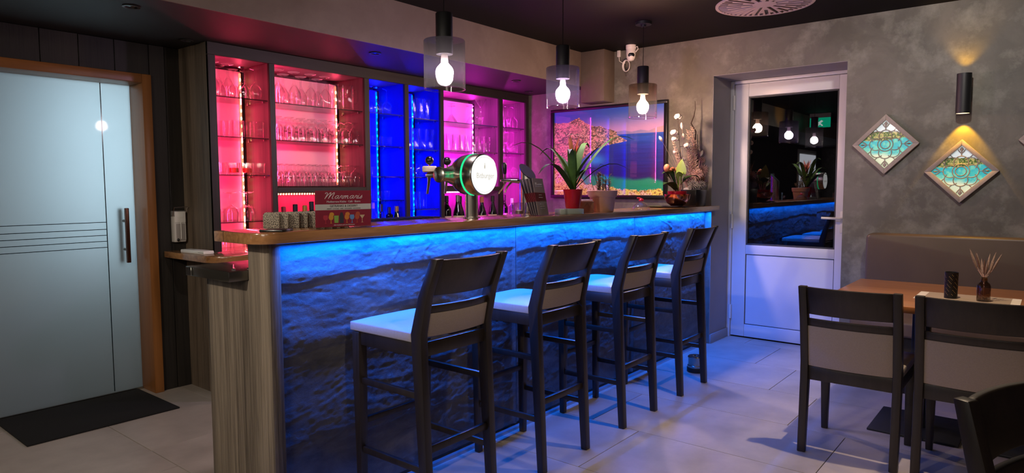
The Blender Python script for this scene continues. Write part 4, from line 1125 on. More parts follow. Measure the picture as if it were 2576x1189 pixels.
diamond(.487,1.390,'diamond wall panel of a turquoise bay hanging under the black wall lamp')
diamond(-.010,1.579,'diamond wall panel cut off by the right edge of the photo')
# ------------------------------------------------------------------ camera on the ceiling
sc_ = thing('security_camera', 'white dome security camera hanging from the dark ceiling corner', 'camera', (5.10,2.845,2.49))
obj('base', G().lathe([(.001,0),(.043,0),(.043,-.03),(.040,-.034)],28), M_white, sc_, smooth=True)
obj('body', G().lathe([(.040,-.034),(.040,-.075),(.036,-.105),(.024,-.125),(.001,-.132)],28), M_white, sc_, smooth=True)
d = Vector((-.74,-.55,-.25)).normalized()
obj('lens_disc', G().ball((0,0,0),.027,14,10,(1,1,.4)).xf(Matrix.Translation(Vector((0,0,-.080))+d*.029) @ d.to_track_quat('Z','Y').to_matrix().to_4x4()), M_black, sc_, smooth=True)
obj('pupil', G().ball((0,0,0),.006,8,6).xf(Matrix.Translation(Vector((0,0,-.080))+d*.040)), simple('lens_glint',(120,140,150),.1), sc_, smooth=True)
obj('cable_clip', G().tube([(.0,-.04,-.02),(.0,-.062,-.018),(.0,-.068,-.04),(.0,-.045,-.06)],.004,6), M_white, sc_, smooth=True)
pc = thing('camera_cable', 'white coiled camera cable with plug box on the wall by the security camera', 'cable', (5.245,2.96,2.40))
obj('plug_box', G().box(-.022,0,.062,.092,.035,.095), M_white, pc, bevel=.003)
obj('cord', G().tube([(-.012,.077,.035),(-.012,.072,.0),(-.012,.04,-.02),(-.012,.012,-.025)],.004,6), M_white, pc, smooth=True)
for k in range(4):
    pts = [(-.012-.004*k,.0+(.030+.002*k)*cos(2*pi*j/24+k),-.05+(.046+.001*k)*sin(2*pi*j/24+k)) for j in range(25)]
    obj('coil', G().tube(pts,.0035,5), M_white, pc, smooth=True)
obj('cord', G().tube([(-.016,-.02,-.02),(-.05,-.055,.0),(-.09,-.09,.02)],.003,5), M_white, pc, smooth=True)
obj('twist_tie', G().tube([(-.022,.0,-.005),(-.022,.012,-.06),(-.022,-.012,-.10),(-.022,.0,-.14),(-.022,.012,-.10),(-.022,-.01,-.06)],.0022,5), M_black, pc, smooth=True)
# ================================================================== BAR-TOP THINGS
ZT = 1.1422
def text_mesh(s, size, mat, parent, loc, rot, name='lettering', shear=0, align='CENTER', ext=.0004, sx=1.0):
    cu = bpy.data.curves.new(name,'FONT'); cu.body = s; cu.size = size; cu.shear = shear; cu.align_x = align; cu.align_y = 'CENTER'; cu.extrude = ext; cu.resolution_u = 3
    tmp = bpy.data.objects.new('tmp', cu); COL.objects.link(tmp)
    dg = bpy.context.evaluated_depsgraph_get(); dg.update()
    me = bpy.data.meshes.new_from_object(tmp.evaluated_get(dg)); me.name = name
    bpy.data.objects.remove(tmp); bpy.data.curves.remove(cu)
    me.materials.clear(); me.materials.append(mat)
    o = bpy.data.objects.new(name, me); COL.objects.link(o); o.parent = parent; o.location = loc; o.rotation_euler = rot; o.scale = (sx,1,1)
    return o
SCRIPT = [  # letter strokes of the handwritten name: (advance, strokes)
 (1.95,[[(-.25,1.45),(-.3,1.7),(-.1,1.9),(.12,1.75),(.15,1.2),(.08,.5),(.02,0)],[(.08,.35),(.3,1.1),(.6,1.75),(.78,1.9),(.84,1.6),(.78,.8),(.72,0)],[(.76,.35),(1.0,1.1),(1.3,1.75),(1.48,1.9),(1.54,1.6),(1.46,.8),(1.42,.2),(1.52,0),(1.75,.1)]]),
 (1.02,[[(.72,.78),(.5,.95),(.2,.8),(.05,.4),(.15,.05),(.4,.05),(.65,.4),(.76,.9)],[(.74,.9),(.68,.3),(.78,.02),(1.0,.12)]]),
 (.72,[[(.02,.2),(.16,.75),(.2,1.0),(.28,.88),(.52,.9),(.48,.5),(.46,.15),(.58,.0),(.75,.12)]]),
 (1.36,[[(.06,.92),(.12,.5),(.08,0)],[(.1,.45),(.26,.82),(.44,.92),(.5,.7),(.46,0)],[(.48,.45),(.66,.82),(.86,.92),(.92,.7),(.88,.2),(.98,0),(1.2,.12)]]),
 (1.02,[[(.72,.78),(.5,.95),(.2,.8),(.05,.4),(.15,.05),(.4,.05),(.65,.4),(.76,.9)],[(.74,.9),(.68,.3),(.78,.02),(1.0,.12)]]),
 (.72,[[(.02,.2),(.16,.75),(.2,1.0),(.28,.88),(.52,.9),(.48,.5),(.46,.15),(.58,.0),(.75,.12)]]),
 (.42,[[(.08,.92),(.05,.3),(.14,.0),(.38,.12)],[(.1,1.28),(.12,1.34)]]),
 (.6,[[(.0,.12),(.2,.5),(.36,1.0),(.34,.75),(.48,.4),(.38,.05),(.16,.0),(.05,.12)]])]
def script(scale, mat, parent, M, r):
    g = G(); x = 0
    for adv, st in SCRIPT:
        for s in st:
            pts = [M(((x+p[0])+.28*p[1])*scale, p[1]*scale) for p in s]
            g.tube(pts, r, 5)
        x += adv
    return obj('script_lettering', g, mat, parent, smooth=True)
M_wtext = simple('white_print',(240,234,232),.5)
M_maroon = simple('maroon_card',(150,38,60),.45)
M_btext = simple('dark_print',(50,36,36),.5)
# upright menu in an acrylic stand
mn = thing('menu_stand', 'maroon drinks and dessert menu card in a clear acrylic stand on the bar top', 'menu', (1.600,2.145,ZT), R(-8))
obj('stand_base', G().box(-.122,.122,-.030,.045,0,.004), M_acrylic, mn)
obj('stand_front', G().box(-.122,.122,-.004,-.002,.004,.146), M_acrylic, mn)
obj('card', G().box(-.119,.119,0,.0015,.007,.146), M_maroon, mn)
obj('white_band', G().box(-.119,.119,-.0008,0,.072,.094), simple('band_white',(214,212,204),.5), mn)
RX = (pi/2,0,0)
script(.0205, M_wtext, mn, lambda x,y: (-.080+x*1.0,-.0010,.115+y*.62), .0011)
text_mesh('Mediterrane Küche · Café · Bistro', .0105, M_wtext, mn, (0,-.0010,.1035), RX, sx=1.0)
text_mesh('GETRÄNKE & DESSERT', .0118, M_btext, mn, (0,-.0012,.0866), RX, sx=1.0)
text_mesh('APERITIF · COCKTAILS · WEIN · LONGDRINKS · ALKOHOLFREI', .0052, M_btext, mn, (0,-.0012,.0765), RX)
cols = [((200,60,80),0),((230,160,60),1),((150,190,90),2),((60,60,66),3),((230,140,60),4),((110,160,220),5),((200,90,60),4),((220,190,150),6)]
for k,(c,s) in enumerate(cols):
    x = -.078+.0225*k; g = G()
    if s in (0,5,1,4):
        g.prism([(x-.008,.052),(x-.010,.042),(x-.006,.034),(x+.006,.034),(x+.010,.042),(x+.008,.052)],-.0010,-.0002,'y'); g.prism([(x-.0012,.034),(x-.0012,.022),(x-.006,.020),(x+.006,.020),(x+.0012,.022),(x+.0012,.034)],-.0010,-.0002,'y')
        if s in (1,4): g.prism([(x+.010*cos(2*pi*q/10)+.003,.055+.008*sin(2*pi*q/10)) for q in range(10)],-.0013,-.0010,'y')
    elif s == 2: g.prism([(x-.010,.050),(x-.008,.022),(x+.008,.022),(x+.010,.050)],-.0010,-.0002,'y')
    elif s == 3: g.prism([(x-.006,.056),(x-.009,.046),(x-.008,.020),(x+.008,.020),(x+.009,.046),(x+.006,.056),(x+.004,.062),(x-.004,.062)],-.0010,-.0002,'y')
    else: g.prism([(x-.012,.050),(x-.001,.036),(x-.001,.022),(x-.006,.020),(x+.006,.020),(x+.001,.022),(x+.001,.036),(x+.012,.050)],-.0010,-.0002,'y')
    obj('drink_picture', g, simple('drink_print',c,.5), mn)
text_mesh('Alle Cocktails auch zum Mitnehmen', .0062, M_wtext, mn, (0,-.0010,.0135), RX, shear=.2)
# dark square coaster
o = obj('black_coaster', G().box(-.045,.045,-.045,.045,0,.009), M_black, loc=(1.335,2.19,ZT), rot=(0,0,R(32)), bevel=.004)
tag(o,'flat black square pad lying at the rounded left corner of the bar top','pad')
# patterned beer mats standing on edge
def mat_pattern(u, v):
    k = fbm(u*26,v*26,2); t = ss(.46,.54,k)
    return mixc(np.broadcast_to(C3(34,30,28),u.shape+(3,)), np.broadcast_to(C3(176,162,140),u.shape+(3,)), t)

def speckle():
    m, nt, b = newmat('speckled_mat')
    tc = N(nt,'ShaderNodeTexCoord'); mp = N(nt,'ShaderNodeMapping'); mp.inputs['Scale'].default_value = (1,1,.6)
    n = N(nt,'ShaderNodeTexNoise'); n.inputs['Scale'].default_value = 420; n.inputs['Detail'].default_value = 2
    nt.links.new(tc.outputs['Object'], mp.inputs['Vector']); nt.links.new(mp.outputs['Vector'], n.inputs['Vector'])
    r = N(nt,'ShaderNodeValToRGB'); e = r.color_ramp.elements
    e[0].position = .44; e[0].color = (*s2l((36,32,30)),1); e[1].position = .56; e[1].color = (*s2l((172,160,140)),1)
    nt.links.new(n.outputs['Fac'], r.inputs['Fac']); nt.links.new(r.outputs['Color'], b.inputs['Base Color']); b.inputs['Roughness'].default_value = .6
    return m
M_mat = speckle(); M_matedge = simple('beer_mat_edge',(120,108,92),.8)
def beermat(x, y, rz, tilt, label, h=.064, w_=.062):
    t = thing('beer_mat', label, 'beer mat', (x,y,ZT), rz, 'patterned beer mats standing on the bar top')
    pts = []
    for cx,cz,a0 in ((w_/2-.014,h-.014,0),(-w_/2+.014,h-.014,90),(-w_/2+.004,.004,180),(w_/2-.004,.004,270)):
        rr = .014 if cz > .02 else .004
        for k in range(4): a = R(a0+30*k); pts.append((cx+rr*cos(a),cz+rr*sin(a)))
    obj('board', G().prism(pts,0,.014,'y').xf(Matrix.Rotation(tilt,4,'X')), M_mat, t, bevel=.002)
    return t
    def M(u,v):
        xx = -w_/2+w_*u; zz = .002+(h-.003)*v
        lim = w_/2-.014; ez = max(0,zz-(h-.014))
        if ez > 0: mx = lim+math.sqrt(max(0,.014**2-ez**2)); xx = max(-mx,min(mx,xx))
        return Matrix.Rotation(tilt,4,'X') @ Vector((xx,-.0006,zz))
    painted('mat_print', 40, 36, mat_pattern, M, M_mat, t)
k = 0
MATS = [(1.402, 2.335, -48, 0, 'first'), (1.436, 2.329, -48, 0, 'second'), (1.482, 2.323, -48, 0, 'third'), (1.516, 2.317, -48, 0, 'fourth'), (1.55, 2.311, -48, 0, 'fifth'), (1.584, 2.305, -48, 0, 'sixth'), (1.618, 2.299, -48, 0, 'seventh'), (1.652, 2.293, -48, 0, 'eighth'), (1.686, 2.287, -48, 0, 'ninth')]
for (x,y,rz,tl,nm) in MATS:
    beermat(x,y,R(rz),R(-tl),f'{nm} from left of the speckled beer mats standing beside the maroon menu')
# ------------------------------------------------------------------ beer tap with lit drum
tp = thing('beer_tap', 'chrome beer tap with round illuminated white sign drum and green ring', 'beer tap', (2.50,2.30,ZT))
obj('column', G().lathe([(.046,0),(.046,.006),(.033,.008),(.033,.14)],32), M_drum, tp, smooth=True)
zc = .219
obj('drum', G().lathe([(.001,.092),(.05,.090),(.075,.080),(.090,.062),(.0995,.036),(.1030,.016),(.1035,.012),(.1035,-.018),(.1035,-.020)],48,(0,0,zc),'y'), M_drum, tp, smooth=True)
obj('green_ring', G().lathe([(.1035,-.020),(.106,-.021),(.106,-.030),(.1035,-.031)],48,(0,0,zc),'y'), emit('green_ring_glow',(.02,.75,.28),1.2), tp, smooth=True)
obj('drum_front', G().lathe([(.1035,-.031),(.1035,-.082),(.101,-.088),(.097,-.090)],48,(0,0,zc),'y'), M_drum, tp, smooth=True)
sg = obj('sign_face', G().lathe([(.097,-.0895),(.05,-.0905),(.001,-.091)],48,(0,0,zc),'y'), emit('sign_white',(1,.99,.96),1.25), tp, smooth=True)
gr = simple('sign_grey',(150,146,132),.5,emit=(.62,.6,.52),es=.8)
obj('sign_line', G().lathe([(.0865,-.0912),(.0885,-.0912)],48,(0,0,zc),'y'), simple('sign_line',(150,148,140),.5,emit=(.75,.74,.7),es=.8), sg)
text_mesh('Bitburger', .038, gr, sg, (0.004,-.0925,zc-.006), RX, sx=.92)
obj('sign_emblem', G().prism([(-.004,zc+.03),(.004,zc+.03),(.005,zc+.042),(.002,zc+.048),(.002,zc+.058),(-.002,zc+.058),(-.002,zc+.048),(-.005,zc+.042)],-.0925,-.0915,'y'), gr, sg)
obj('arm', G().lathe([(.050,-.075),(.036,-.115),(.034,-.13),(.034,-.168)],32,(0,.055,zc),'x'), M_drum, tp, smooth=True)
obj('arm_cap', G().lathe([(.034,-.168),(.039,-.170),(.039,-.176),(.030,-.182),(.001,-.185)],32,(0,.055,zc),'x'), M_steel, tp, smooth=True)
for k,x in enumerate((-.155,-.030)):
    f = obj('faucet', G().tube([(x,.075,zc),(x,.15,zc),(x,.158,zc-.006)],[.013,.013,.010],12), M_chrome, tp, smooth=True)
    obj('spout', G().tube([(x,.142,zc),(x-.001,.146,zc-.04),(x-.006,.152,zc-.095)],[.010,.007,.006],10), M_chrome, f, smooth=True)
    obj('handle_stem', G().tube([(x,.14,zc+.01),(x,.14,zc+.055)],.004,8), M_chrome, f, smooth=True)
    obj('handle_ball', G().ball((x,.14,zc+.072),.0215,18,12), M_black, f, smooth=True)
cl = obj('tap_cloth', G().lathe([(.007,.0),(.030,.0),(.036,.004),(.037,.024),(.033,.030),(.026,.028),(.007,.026),(.007,.0)],24), simple('pale_cloth',(238,222,214),.9,bump=.4,nscale=90), smooth=True, loc=(2.345,2.440,ZT+zc+.0138))
tag(cl,'pale round cloth cover sitting on the left beer faucet','cloth')
# second tap column with slanted top
t2 = thing('tap_column', 'polished steel tap column with slanted dark top behind the leaflets', 'beer tap', (3.30,2.56,.9935))
g = G(); n = 32; vs = []; fs = []
for k in range(n):
    a = 2*pi*k/n; x, y = .050*cos(a), .050*sin(a)
    h = .402+y*.95+x*.1
    vs += [(x,y,0),(x,y,h)]
for k in range(n): k2 = (k+1)%n; fs.append((2*k,2*k2,2*k2+1,2*k+1))
g.add(vs,fs)
obj('column', g, M_drum, t2, smooth=True)
g2 = G(); g2.add([(v[0]*1.005,v[1]*1.005,v[2]+.001) for v in vs[1::2]],[tuple(range(n))]); g2.add([(v[0]*1.02,v[1]*1.02,v[2]+.000) for v in vs[1::2]]+[(v[0]*1.02,v[1]*1.02,v[2]-.006) for v in vs[1::2]],[(k,(k+1)%n,n+(k+1)%n,n+k) for k in range(n)])
obj('top_plate', g2, simple('dark_top',(30,28,34),.2), t2)
f = obj('faucet', G().tube([(-.045,.03,.34),(-.11,.06,.345),(-.16,.085,.345)],[.014,.011,.008],10), M_chrome, t2, smooth=True)
obj('spout', G().tube([(-.13,.07,.34),(-.15,.08,.30),(-.175,.092,.265)],[.008,.007,.006],8), M_chrome, f, smooth=True)
obj('spout', G().tube([(-.09,.05,.34),(-.12,.062,.31),(-.14,.07,.27)],[.008,.006,.005],8), M_chrome, f, smooth=True)
obj('handle_stem', G().tube([(-.135,.07,.345),(-.137,.07,.385)],.005,8), M_chrome, f, smooth=True)
obj('handle_grip', G().tube([(-.137,.07,.385),(-.138,.07,.40),(-.140,.07,.44),(-.140,.07,.455)],[.008,.012,.015,.008],12), M_black, f, smooth=True)
# black bar mats / drip trays along the rear edge
dt = thing('drip_tray', 'flat black drip tray behind the bar top left of the tap column', 'tray', (2.16,2.515,.9935), R(0))
obj('pan', G().box(-.30,.30,-.075,.095,0,.150), M_black, dt, bevel=.006)
g = G()
for k in range(14): g.box(-.285+.0415*k,-.275+.0415*k,-.065,.085,.150,.156)
obj('grille', g, M_blackm, dt)
# votive
vo = thing('votive_glass', 'clear glass votive holding a white tealight on the bar top', 'candle holder', (2.806,2.235,ZT))
obj('glass', G().lathe([(.001,.001),(.030,.001),(.035,.008),(.043,.072),(.041,.073),(.033,.014),(.001,.012)],24), glass('votive_glass',(.9,.88,.92),.08,.6), vo, smooth=True)
obj('tealight_cup', G().lathe([(.001,.013),(.020,.013),(.021,.030),(.019,.030),(.019,.027),(.001,.027)],20), M_steel, vo, smooth=True)
obj('wax', G().lathe([(.019,.028),(.012,.034),(.001,.034)],16), M_white, vo, smooth=True)
# leaflets in an acrylic holder
lf = thing('leaflet_holder', 'clear acrylic holder fanned full of grey and red menu leaflets', 'leaflet holder', (2.945,2.20,ZT), R(2))
obj('holder_base', G().box(-.062,.062,-.045,.055,0,.003), M_acrylic, lf)
obj('holder_front', G().box(-.062,.062,-.047,-.0445,0,.085), M_acrylic, lf)
obj('holder_back', G().box(-.062,.062,.0525,.055,0,.12), M_acrylic, lf)
M_lg = simple('leaflet_grey',(76,68,76),.5); M_lr = simple('leaflet_red',(120,34,44),.5); M_lw = simple('leaflet_paper',(176,160,158),.6)
for k in range(12):
    y = .020-.0046*k; tilt = R(-16-1.0*k*0+4*0); ox = -.018*(k/11)*0
    Mx = Matrix.Translation((-.006+.0*k,y,.004)) @ Matrix.Rotation(R(-21+.7*k),4,'X') @ Matrix.Rotation(R(-1.0+ .25*k),4,'Y')
    lo = obj('leaflet', G().box(-.050,.050,0,.0012,0,.205).xf(Mx), M_lw if k % 3 == 2 else M_lg, lf)
    obj('red_band', G().box(-.0503,.0503,-.0004,.0016,.075,.125).xf(Mx), M_lr, lo)
    if k == 11:
        Mr = Mx @ Matrix.Translation((0,-.0012,0))
        script(.0078, M_wtext, lo, lambda x,y: Mr @ Vector((-.032+x,-.0002,.168+y*.8)), .0006)
        q = Mr @ Vector((0,-.0004,.160)); e = Mx.to_euler()
        text_mesh('Mediterrane Küche · Café · Bistro', .0046, M_wtext, lo, q, (pi/2+e.x,e.y,e.z))
        for zz,s in ((.112,'Speisekarte'),(.098,'zum Mitnehmen'),(.060,'Öffnungszeiten'),(.048,'täglich ab 11 Uhr'),(.036,'Tischreservierung')):
            q = Mr @ Vector((0,-.0004,zz)); text_mesh(s,.0058,M_wtext,lo,q,(pi/2+e.x,e.y,e.z))
# card box under the red pot
bk = obj('card_box', G().box(-.075,.075,-.04,.04,0,.030), simple('box_mint',(176,190,180),.6), loc=(3.21,2.185,ZT), rot=(0,0,R(-30)), bevel=.002)
tag(bk,'flat pale green cardboard box under the red flower pot','box')
# bromeliad
def ribbon(pts, ws, fold=.25, up=None):
    g = G(); vs = []; n = len(pts); P = [Vector(p) for p in pts]
    for i,p in enumerate(P):
        t = (P[min(i+1,n-1)]-P[max(i-1,0)]).normalized()
        s = t.cross(Vector((0,0,1)) if abs(t.z) < .95 else (up or Vector((1,0,0)))).normalized()
        nn = s.cross(t)
        w_ = ws[i]
        vs += [p-s*w_+nn*w_*fold, p-nn*0, p+s*w_+nn*w_*fold]
    fs = []
    for i in range(n-1):
        for k in range(2): fs.append((3*i+k,3*i+k+1,3*i+4+k,3*i+3+k))
    return g.add(vs,fs)
def arch(a, r, h, droop, n=9, z0=0, tw=0):
    out = []
    for i in range(n):
        t = i/(n-1)
        out.append((r*t*cos(a+tw*t),r*t*sin(a+tw*t),z0+h*math.sin(min(1,t*1.15)*pi*.5)-droop*t*t*t))
    return out
br = thing('bromeliad', 'bromeliad with long strap leaves and orange bracts in a shiny red pot', 'potted plant', (3.285,2.21,ZT+.030))
obj('pot', G().lathe([(.001,0),(.040,0),(.043,.006),(.057,.108),(.058,.112),(.054,.112),(.050,.10)],32), M_red, br, smooth=True)
obj('soil', G().lathe([(.052,.098),(.001,.102)],20), M_soil, br)
W9 = [.010,.017,.021,.022,.021,.018,.013,.008,.001]
BL = [(210,.30,.27,.06,M_leaf),(-35,.40,.36,.05,M_leaf),(150,.16,.30,.02,M_leaf),(60,.20,.28,.05,M_leaf2),(-80,.20,.31,.02,M_leaf),(-140,.12,.27,.02,M_leaf),(100,.22,.30,.08,M_leaf2),(10,.25,.33,.06,M_leaf),(-20,.18,.24,.10,M_leaf2),(180,.34,.20,.10,M_leaf2),(-60,.34,.20,.08,M_leaf2),(130,.40,.34,.10,M_leaf)]
for a,r,h,d,m in BL:
    if r < .21: pts_ = [(r*t**1.7*cos(R(a)),r*t**1.7*sin(R(a)),.095+h*t-d*t**3) for t in [q/8 for q in range(9)]]
    else: pts_ = arch(R(a),r,h,d,z0=.095)
    obj('leaf', ribbon(pts_,W9), m, br, smooth=True)
for k in range(9):
    a = 2*pi*k/9
    obj('bract', ribbon([((.04+.025*(k%2))*t**1.5*cos(a),(.04+.025*(k%2))*t**1.5*sin(a),.255+(.11+.03*(k%3))*t) for t in (0,.2,.4,.6,.8,1)],[.004,.011,.013,.010,.006,.001]), M_bract, br, smooth=True)
obj('flower_stem', G().tube([(0,0,.09),(0,0,.30)],.007,6), M_leaf3, br, smooth=True)
# napkin box
nb = thing('napkin_box', 'small kraft paper napkin box with a folded edge between the two pots', 'box', (3.42,2.215,ZT), R(-30))
obj('box_body', G().box(-.045,.045,-.035,.035,0,.070), simple('kraft_box',(176,128,104),.7), nb, bevel=.003)
obj('flap', G().prism([(-.045,.01),(0,.06),(.045,.01)],-.038,-.0355,'y'), simple('kraft_flap',(146,100,82),.7), nb)
obj('napkins', G().box(-.040,.040,-.028,.028,.070,.078), simple('napkin_white',(226,214,208),.9), nb, bevel=.002)
# terracotta pot with rosemary
ro = thing('rosemary_pot', 'dry rosemary in a plain terracotta pot on the bar top', 'potted plant', (3.585,2.19,ZT))
obj('pot', G().lathe([(.001,0),(.066,0),(.068,.004),(.080,.092),(.088,.094),(.093,.132),(.091,.134),(.085,.132),(.080,.11)],32), M_terra, ro, smooth=True)
obj('soil', G().lathe([(.083,.112),(.001,.118)],20), M_soil, ro)
rs = random.Random(3)
M_rose = simple('rosemary_leaf',(126,110,76),.8,noise=.3,nscale=30)
for k in range(13):
    a = rs.uniform(0,2*pi); rr = rs.uniform(0,.055); h = rs.uniform(.06,.15)*(1 if k else 1.3); le = rs.uniform(-.04,.04)
    p = [Vector((rr*cos(a),rr*sin(a),.112)),Vector((rr*cos(a)+le*.4,rr*sin(a)+le*.2,.112+h*.5)),Vector((rr*cos(a)+le,rr*sin(a)+le*.5,.112+h))]
    sp = obj('sprig', G().tube(p,[.0025,.002,.001],5), M_twig, ro, smooth=True)
    g = G()
    for j in range(22):
        t = rs.uniform(.15,1); q = p[0].lerp(p[1],t*2) if t < .5 else p[1].lerp(p[2],t*2-1)
        b = rs.uniform(0,2*pi); e = q+Vector((cos(b)*.016,sin(b)*.016,.012))
        g.tube([q,(q+e)/2+Vector((0,0,.001)),e],[.0012,.0018,.0004],4)
    obj('needles', g, M_rose, sp, smooth=True)
obj('dry_stem', G().tube([(-.05,.02,.115),(-.09,.03,.19),(-.12,.03,.25),(-.16,.02,.27)],[.002,.0018,.0015,.001],5), M_dry, ro, smooth=True)
obj('dry_stem', G().tube([(.02,.03,.115),(-.02,.05,.24),(.04,.04,.30),(.10,.02,.28)],[.002,.0018,.0015,.001],5), M_leaf2, ro, smooth=True)
# small acrylic stand behind
ac = thing('acrylic_stand', 'small clear acrylic stand holding dark mints right of the terracotta pot', 'stand', (3.80,2.30,ZT), R(-30))
obj('back', G().box(-.03,.03,.018,.021,0,.085), glass('lilac_acrylic',(.85,.75,.95),.06,.4), ac)
obj('tray', G().box(-.03,.03,-.02,.02,0,.004), M_acrylic, ac)
g = G(); g.ball((-.008,0,.018),.015,10,7); g.ball((.012,.004,.022),.016,10,7); g.ball((.002,-.004,.038),.014,10,7)
obj('mints', g, simple('dark_mint',(50,26,36),.4), ac, smooth=True)
# glass dome jar with red stopper
gd = thing('glass_dome_jar', 'small clear glass dome jar with a bright red stopper on the bar top', 'jar', (3.90,2.09,ZT))
obj('dome', G().lathe([(.055,.002),(.057,.012),(.052,.030),(.034,.048),(.014,.058),(.012,.066)],28), glass('dome_glass',(.93,.93,.95),.06,.6), gd, smooth=True)
obj('stopper', G().lathe([(.001,.062),(.014,.062),(.017,.070),(.012,.078),(.001,.080)],16), simple('red_stopper',(226,30,44),.3), gd, smooth=True)
obj('spout', G().tube([(0,0,.075),(-.012,.010,.082),(-.022,.018,.083)],[.006,.005,.004],8), bpy.data.materials['red_stopper'], gd, smooth=True)
# thin dark tray under bowl
tr = obj('serving_tray', G().lathe([(.001,0),(.13,0),(.16,.006),(.162,.008),(.13,.004),(.001,.004)],40), simple('dark_tray',(30,22,24),.25), smooth=True, loc=(4.66,2.275,ZT))
tag(tr,'thin round dark tray under the copper bowl at the right end of the bar','tray')
# copper bowl with orchid-like plant
cp = thing('copper_bowl_plant', 'green-leaved plant in a red pot set inside a shiny copper bowl', 'potted plant', (4.715,2.225,ZT+.009))
obj('bowl', G().lathe([(.001,0),(.045,0),(.075,.022),(.094,.056),(.098,.088),(.096,.088),(.09,.056),(.07,.026),(.001,.008)],36), M_copper, cp, smooth=True)
obj('inner_pot', G().lathe([(.055,.012),(.072,.112),(.068,.112),(.064,.10),(.001,.098)],28), M_red, cp, smooth=True)
def ovate(a, r, h, w_, z0, droop=.03):
    return ribbon(arch(a,r,h,droop,n=9,z0=z0),[w_*x for x in (.25,.35,.6,.9,1,.9,.65,.3,.02)],.18)
for a,r,h,w_,z0,m in ((-35,.19,.07,.046,.14,M_leaf2),(150,.14,.12,.042,.12,M_leaf2),(175,.20,.06,.045,.10,M_leaf2),(-120,.07,.13,.034,.11,M_leaf3),(80,.10,.16,.040,.12,M_leaf2),(20,.12,.06,.038,.12,M_leaf),(-70,.09,.05,.03,.12,M_leaf3)):
    obj('leaf', ovate(R(a),r,h+.03,w_,z0), m, cp, smooth=True)
obj('leaf', ribbon([(0,0,.12),(.0,-.004,.18),(.002,-.010,.21),(.004,-.016,.24),(.006,-.022,.275),(.008,-.026,.31),(.010,-.028,.335),(.012,-.03,.355)],[.003,.006,.03,.044,.044,.03,.014,.001],.22), M_leaf3, cp, smooth=True)
obj('stem', G().tube([(0,0,.10),(.0,-.003,.18),(.004,-.006,.25)],.004,6), M_leaf3, cp, smooth=True)
for k in range(9):
    a = 2*pi*k/9; obj('air_root', G().tube([(.02*cos(a),.02*sin(a),.10),(.035*cos(a),.035*sin(a),.17),(.07*cos(a)-.03,.06*sin(a),.22+.02*(k%3))],[.003,.0028,.0015],5), M_dry, cp, smooth=True)
obj('orange_bud', G().ball((-.075,.05,.285),.024,12,8,(1,1,1.3)), M_bract, cp, smooth=True)
for k in range(4):
    obj('dry_flower', G().ball((-.02+.02*k,.05-.01*k,.27+.012*(k%2)),.018,10,6,(1,1,.7)), simple('rust_flower',(146,78,54),.8,noise=.4,nscale=60,bump=.5), cp, smooth=True)
# dried flower arrangement in black planter
df = thing('dried_flower_planter', 'dried flower arrangement with cotton branch in a square black planter', 'flower arrangement', (5.07,2.265,ZT))
obj('planter', G().path([(0,0,0,.19,.15),(0,0,.13,.21,.165)]), M_black, df, bevel=.004)
obj('moss_bed', G().ball((0,0,.125),.085,16,8,(1.05,.85,.35)), M_greyleaf, df, smooth=True)
rs = random.Random(11)
def curve_pts(p, q, bend, n=7):
    p, q = Vector(p), Vector(q); m = (p+q)/2+Vector(bend)
    return [p*(1-t)**2+m*2*t*(1-t)+q*t*t for t in [i/(n-1) for i in range(n)]]
# cotton branch: leans out to the left
cbp = curve_pts((-.06,.05,.12),(-.23,.02,.68),(-.02,.0,.08),12)
cb = obj('cotton_branch', G().tube(cbp,[.004-.00025*i for i in range(12)],6), M_twig, df, smooth=True)
for (i,dx,dy,s) in ((11,0,0,.030),(8,-.045,.02,.030),(7,-.02,.03,.026),(6,.06,-.03,.028),(5,-.03,.02,.025),(4,.03,.0,.026),(2,.03,.01,.022)):
    c = cbp[i]+Vector((dx,dy,.01)); g = G()
    for k in range(5):
        a = 2*pi*k/5; g.ball(c+Vector((cos(a)*s*.45,sin(a)*s*.45,.2*s*(k%2))),s*.62,9,6)
    b = obj('cotton_boll', g, M_cotton, df, smooth=True)
    obj('boll_twig', G().tube([cbp[i],c],.002,5), M_twig, b, smooth=True)
# twisted branch
tw = [(.10,.0,.12),(.12,.01,.35),(.09,.02,.52),(.10,.02,.60),(.03,.03,.66),(.06,.02,.72),(.085,.02,.78),(.075,.02,.84)]
obj('twisted_branch', G().tube(tw,[.009,.008,.007,.006,.005,.004,.003,.002],6), M_twig, df, smooth=True)
obj('twisted_branch', G().tube([(.06,.03,.12),(.10,.04,.30),(.12,.04,.45),(.10,.05,.60)],[.01,.009,.007,.003],6), M_dry2, df, smooth=True)
def spike(p, q, bend, mat, r=.012, nb=46, fl=.022):
    pts = curve_pts(p,q,bend,10)
    st = obj('flower_spike', G().tube(pts,[.002]*9+[.001],5), M_dry, df, smooth=True)
    g = G()
    for j in range(nb):
        t = .35+.65*j/nb; k = t*9; i = min(8,int(k)); c = pts[i].lerp(pts[i+1],k-i)
        a = j*2.4; e = c+Vector((cos(a)*fl,sin(a)*fl,fl*.7))*(1.1-.6*(t-.35))
        g.tube([c,(c+e)/2,e],[.001,.0028,.0006],4)
    obj('florets', g, mat, st, smooth=True)
spike((.0,.0,.12),(-.02,.03,.60),(.01,0,.0),M_dry,fl=.030,nb=70)
spike((.02,.02,.12),(.06,.03,.63),(.02,0,.0),M_dry,fl=.030,nb=70)
spike((.03,-.02,.12),(.03,.0,.52),(.0,0,.0),M_dry,fl=.028,nb=64)
spike((-.03,.0,.12),(-.05,.02,.48),(.0,0,.0),M_dry2,fl=.026,nb=60)
spike((.05,.02,.12),(.10,.02,.50),(.0,0,.0),M_dry2,fl=.026,nb=60)
spike((-.03,.03,.12),(-.20,.06,.44),(-.02,0,.03),M_dry2,fl=.020,nb=50)
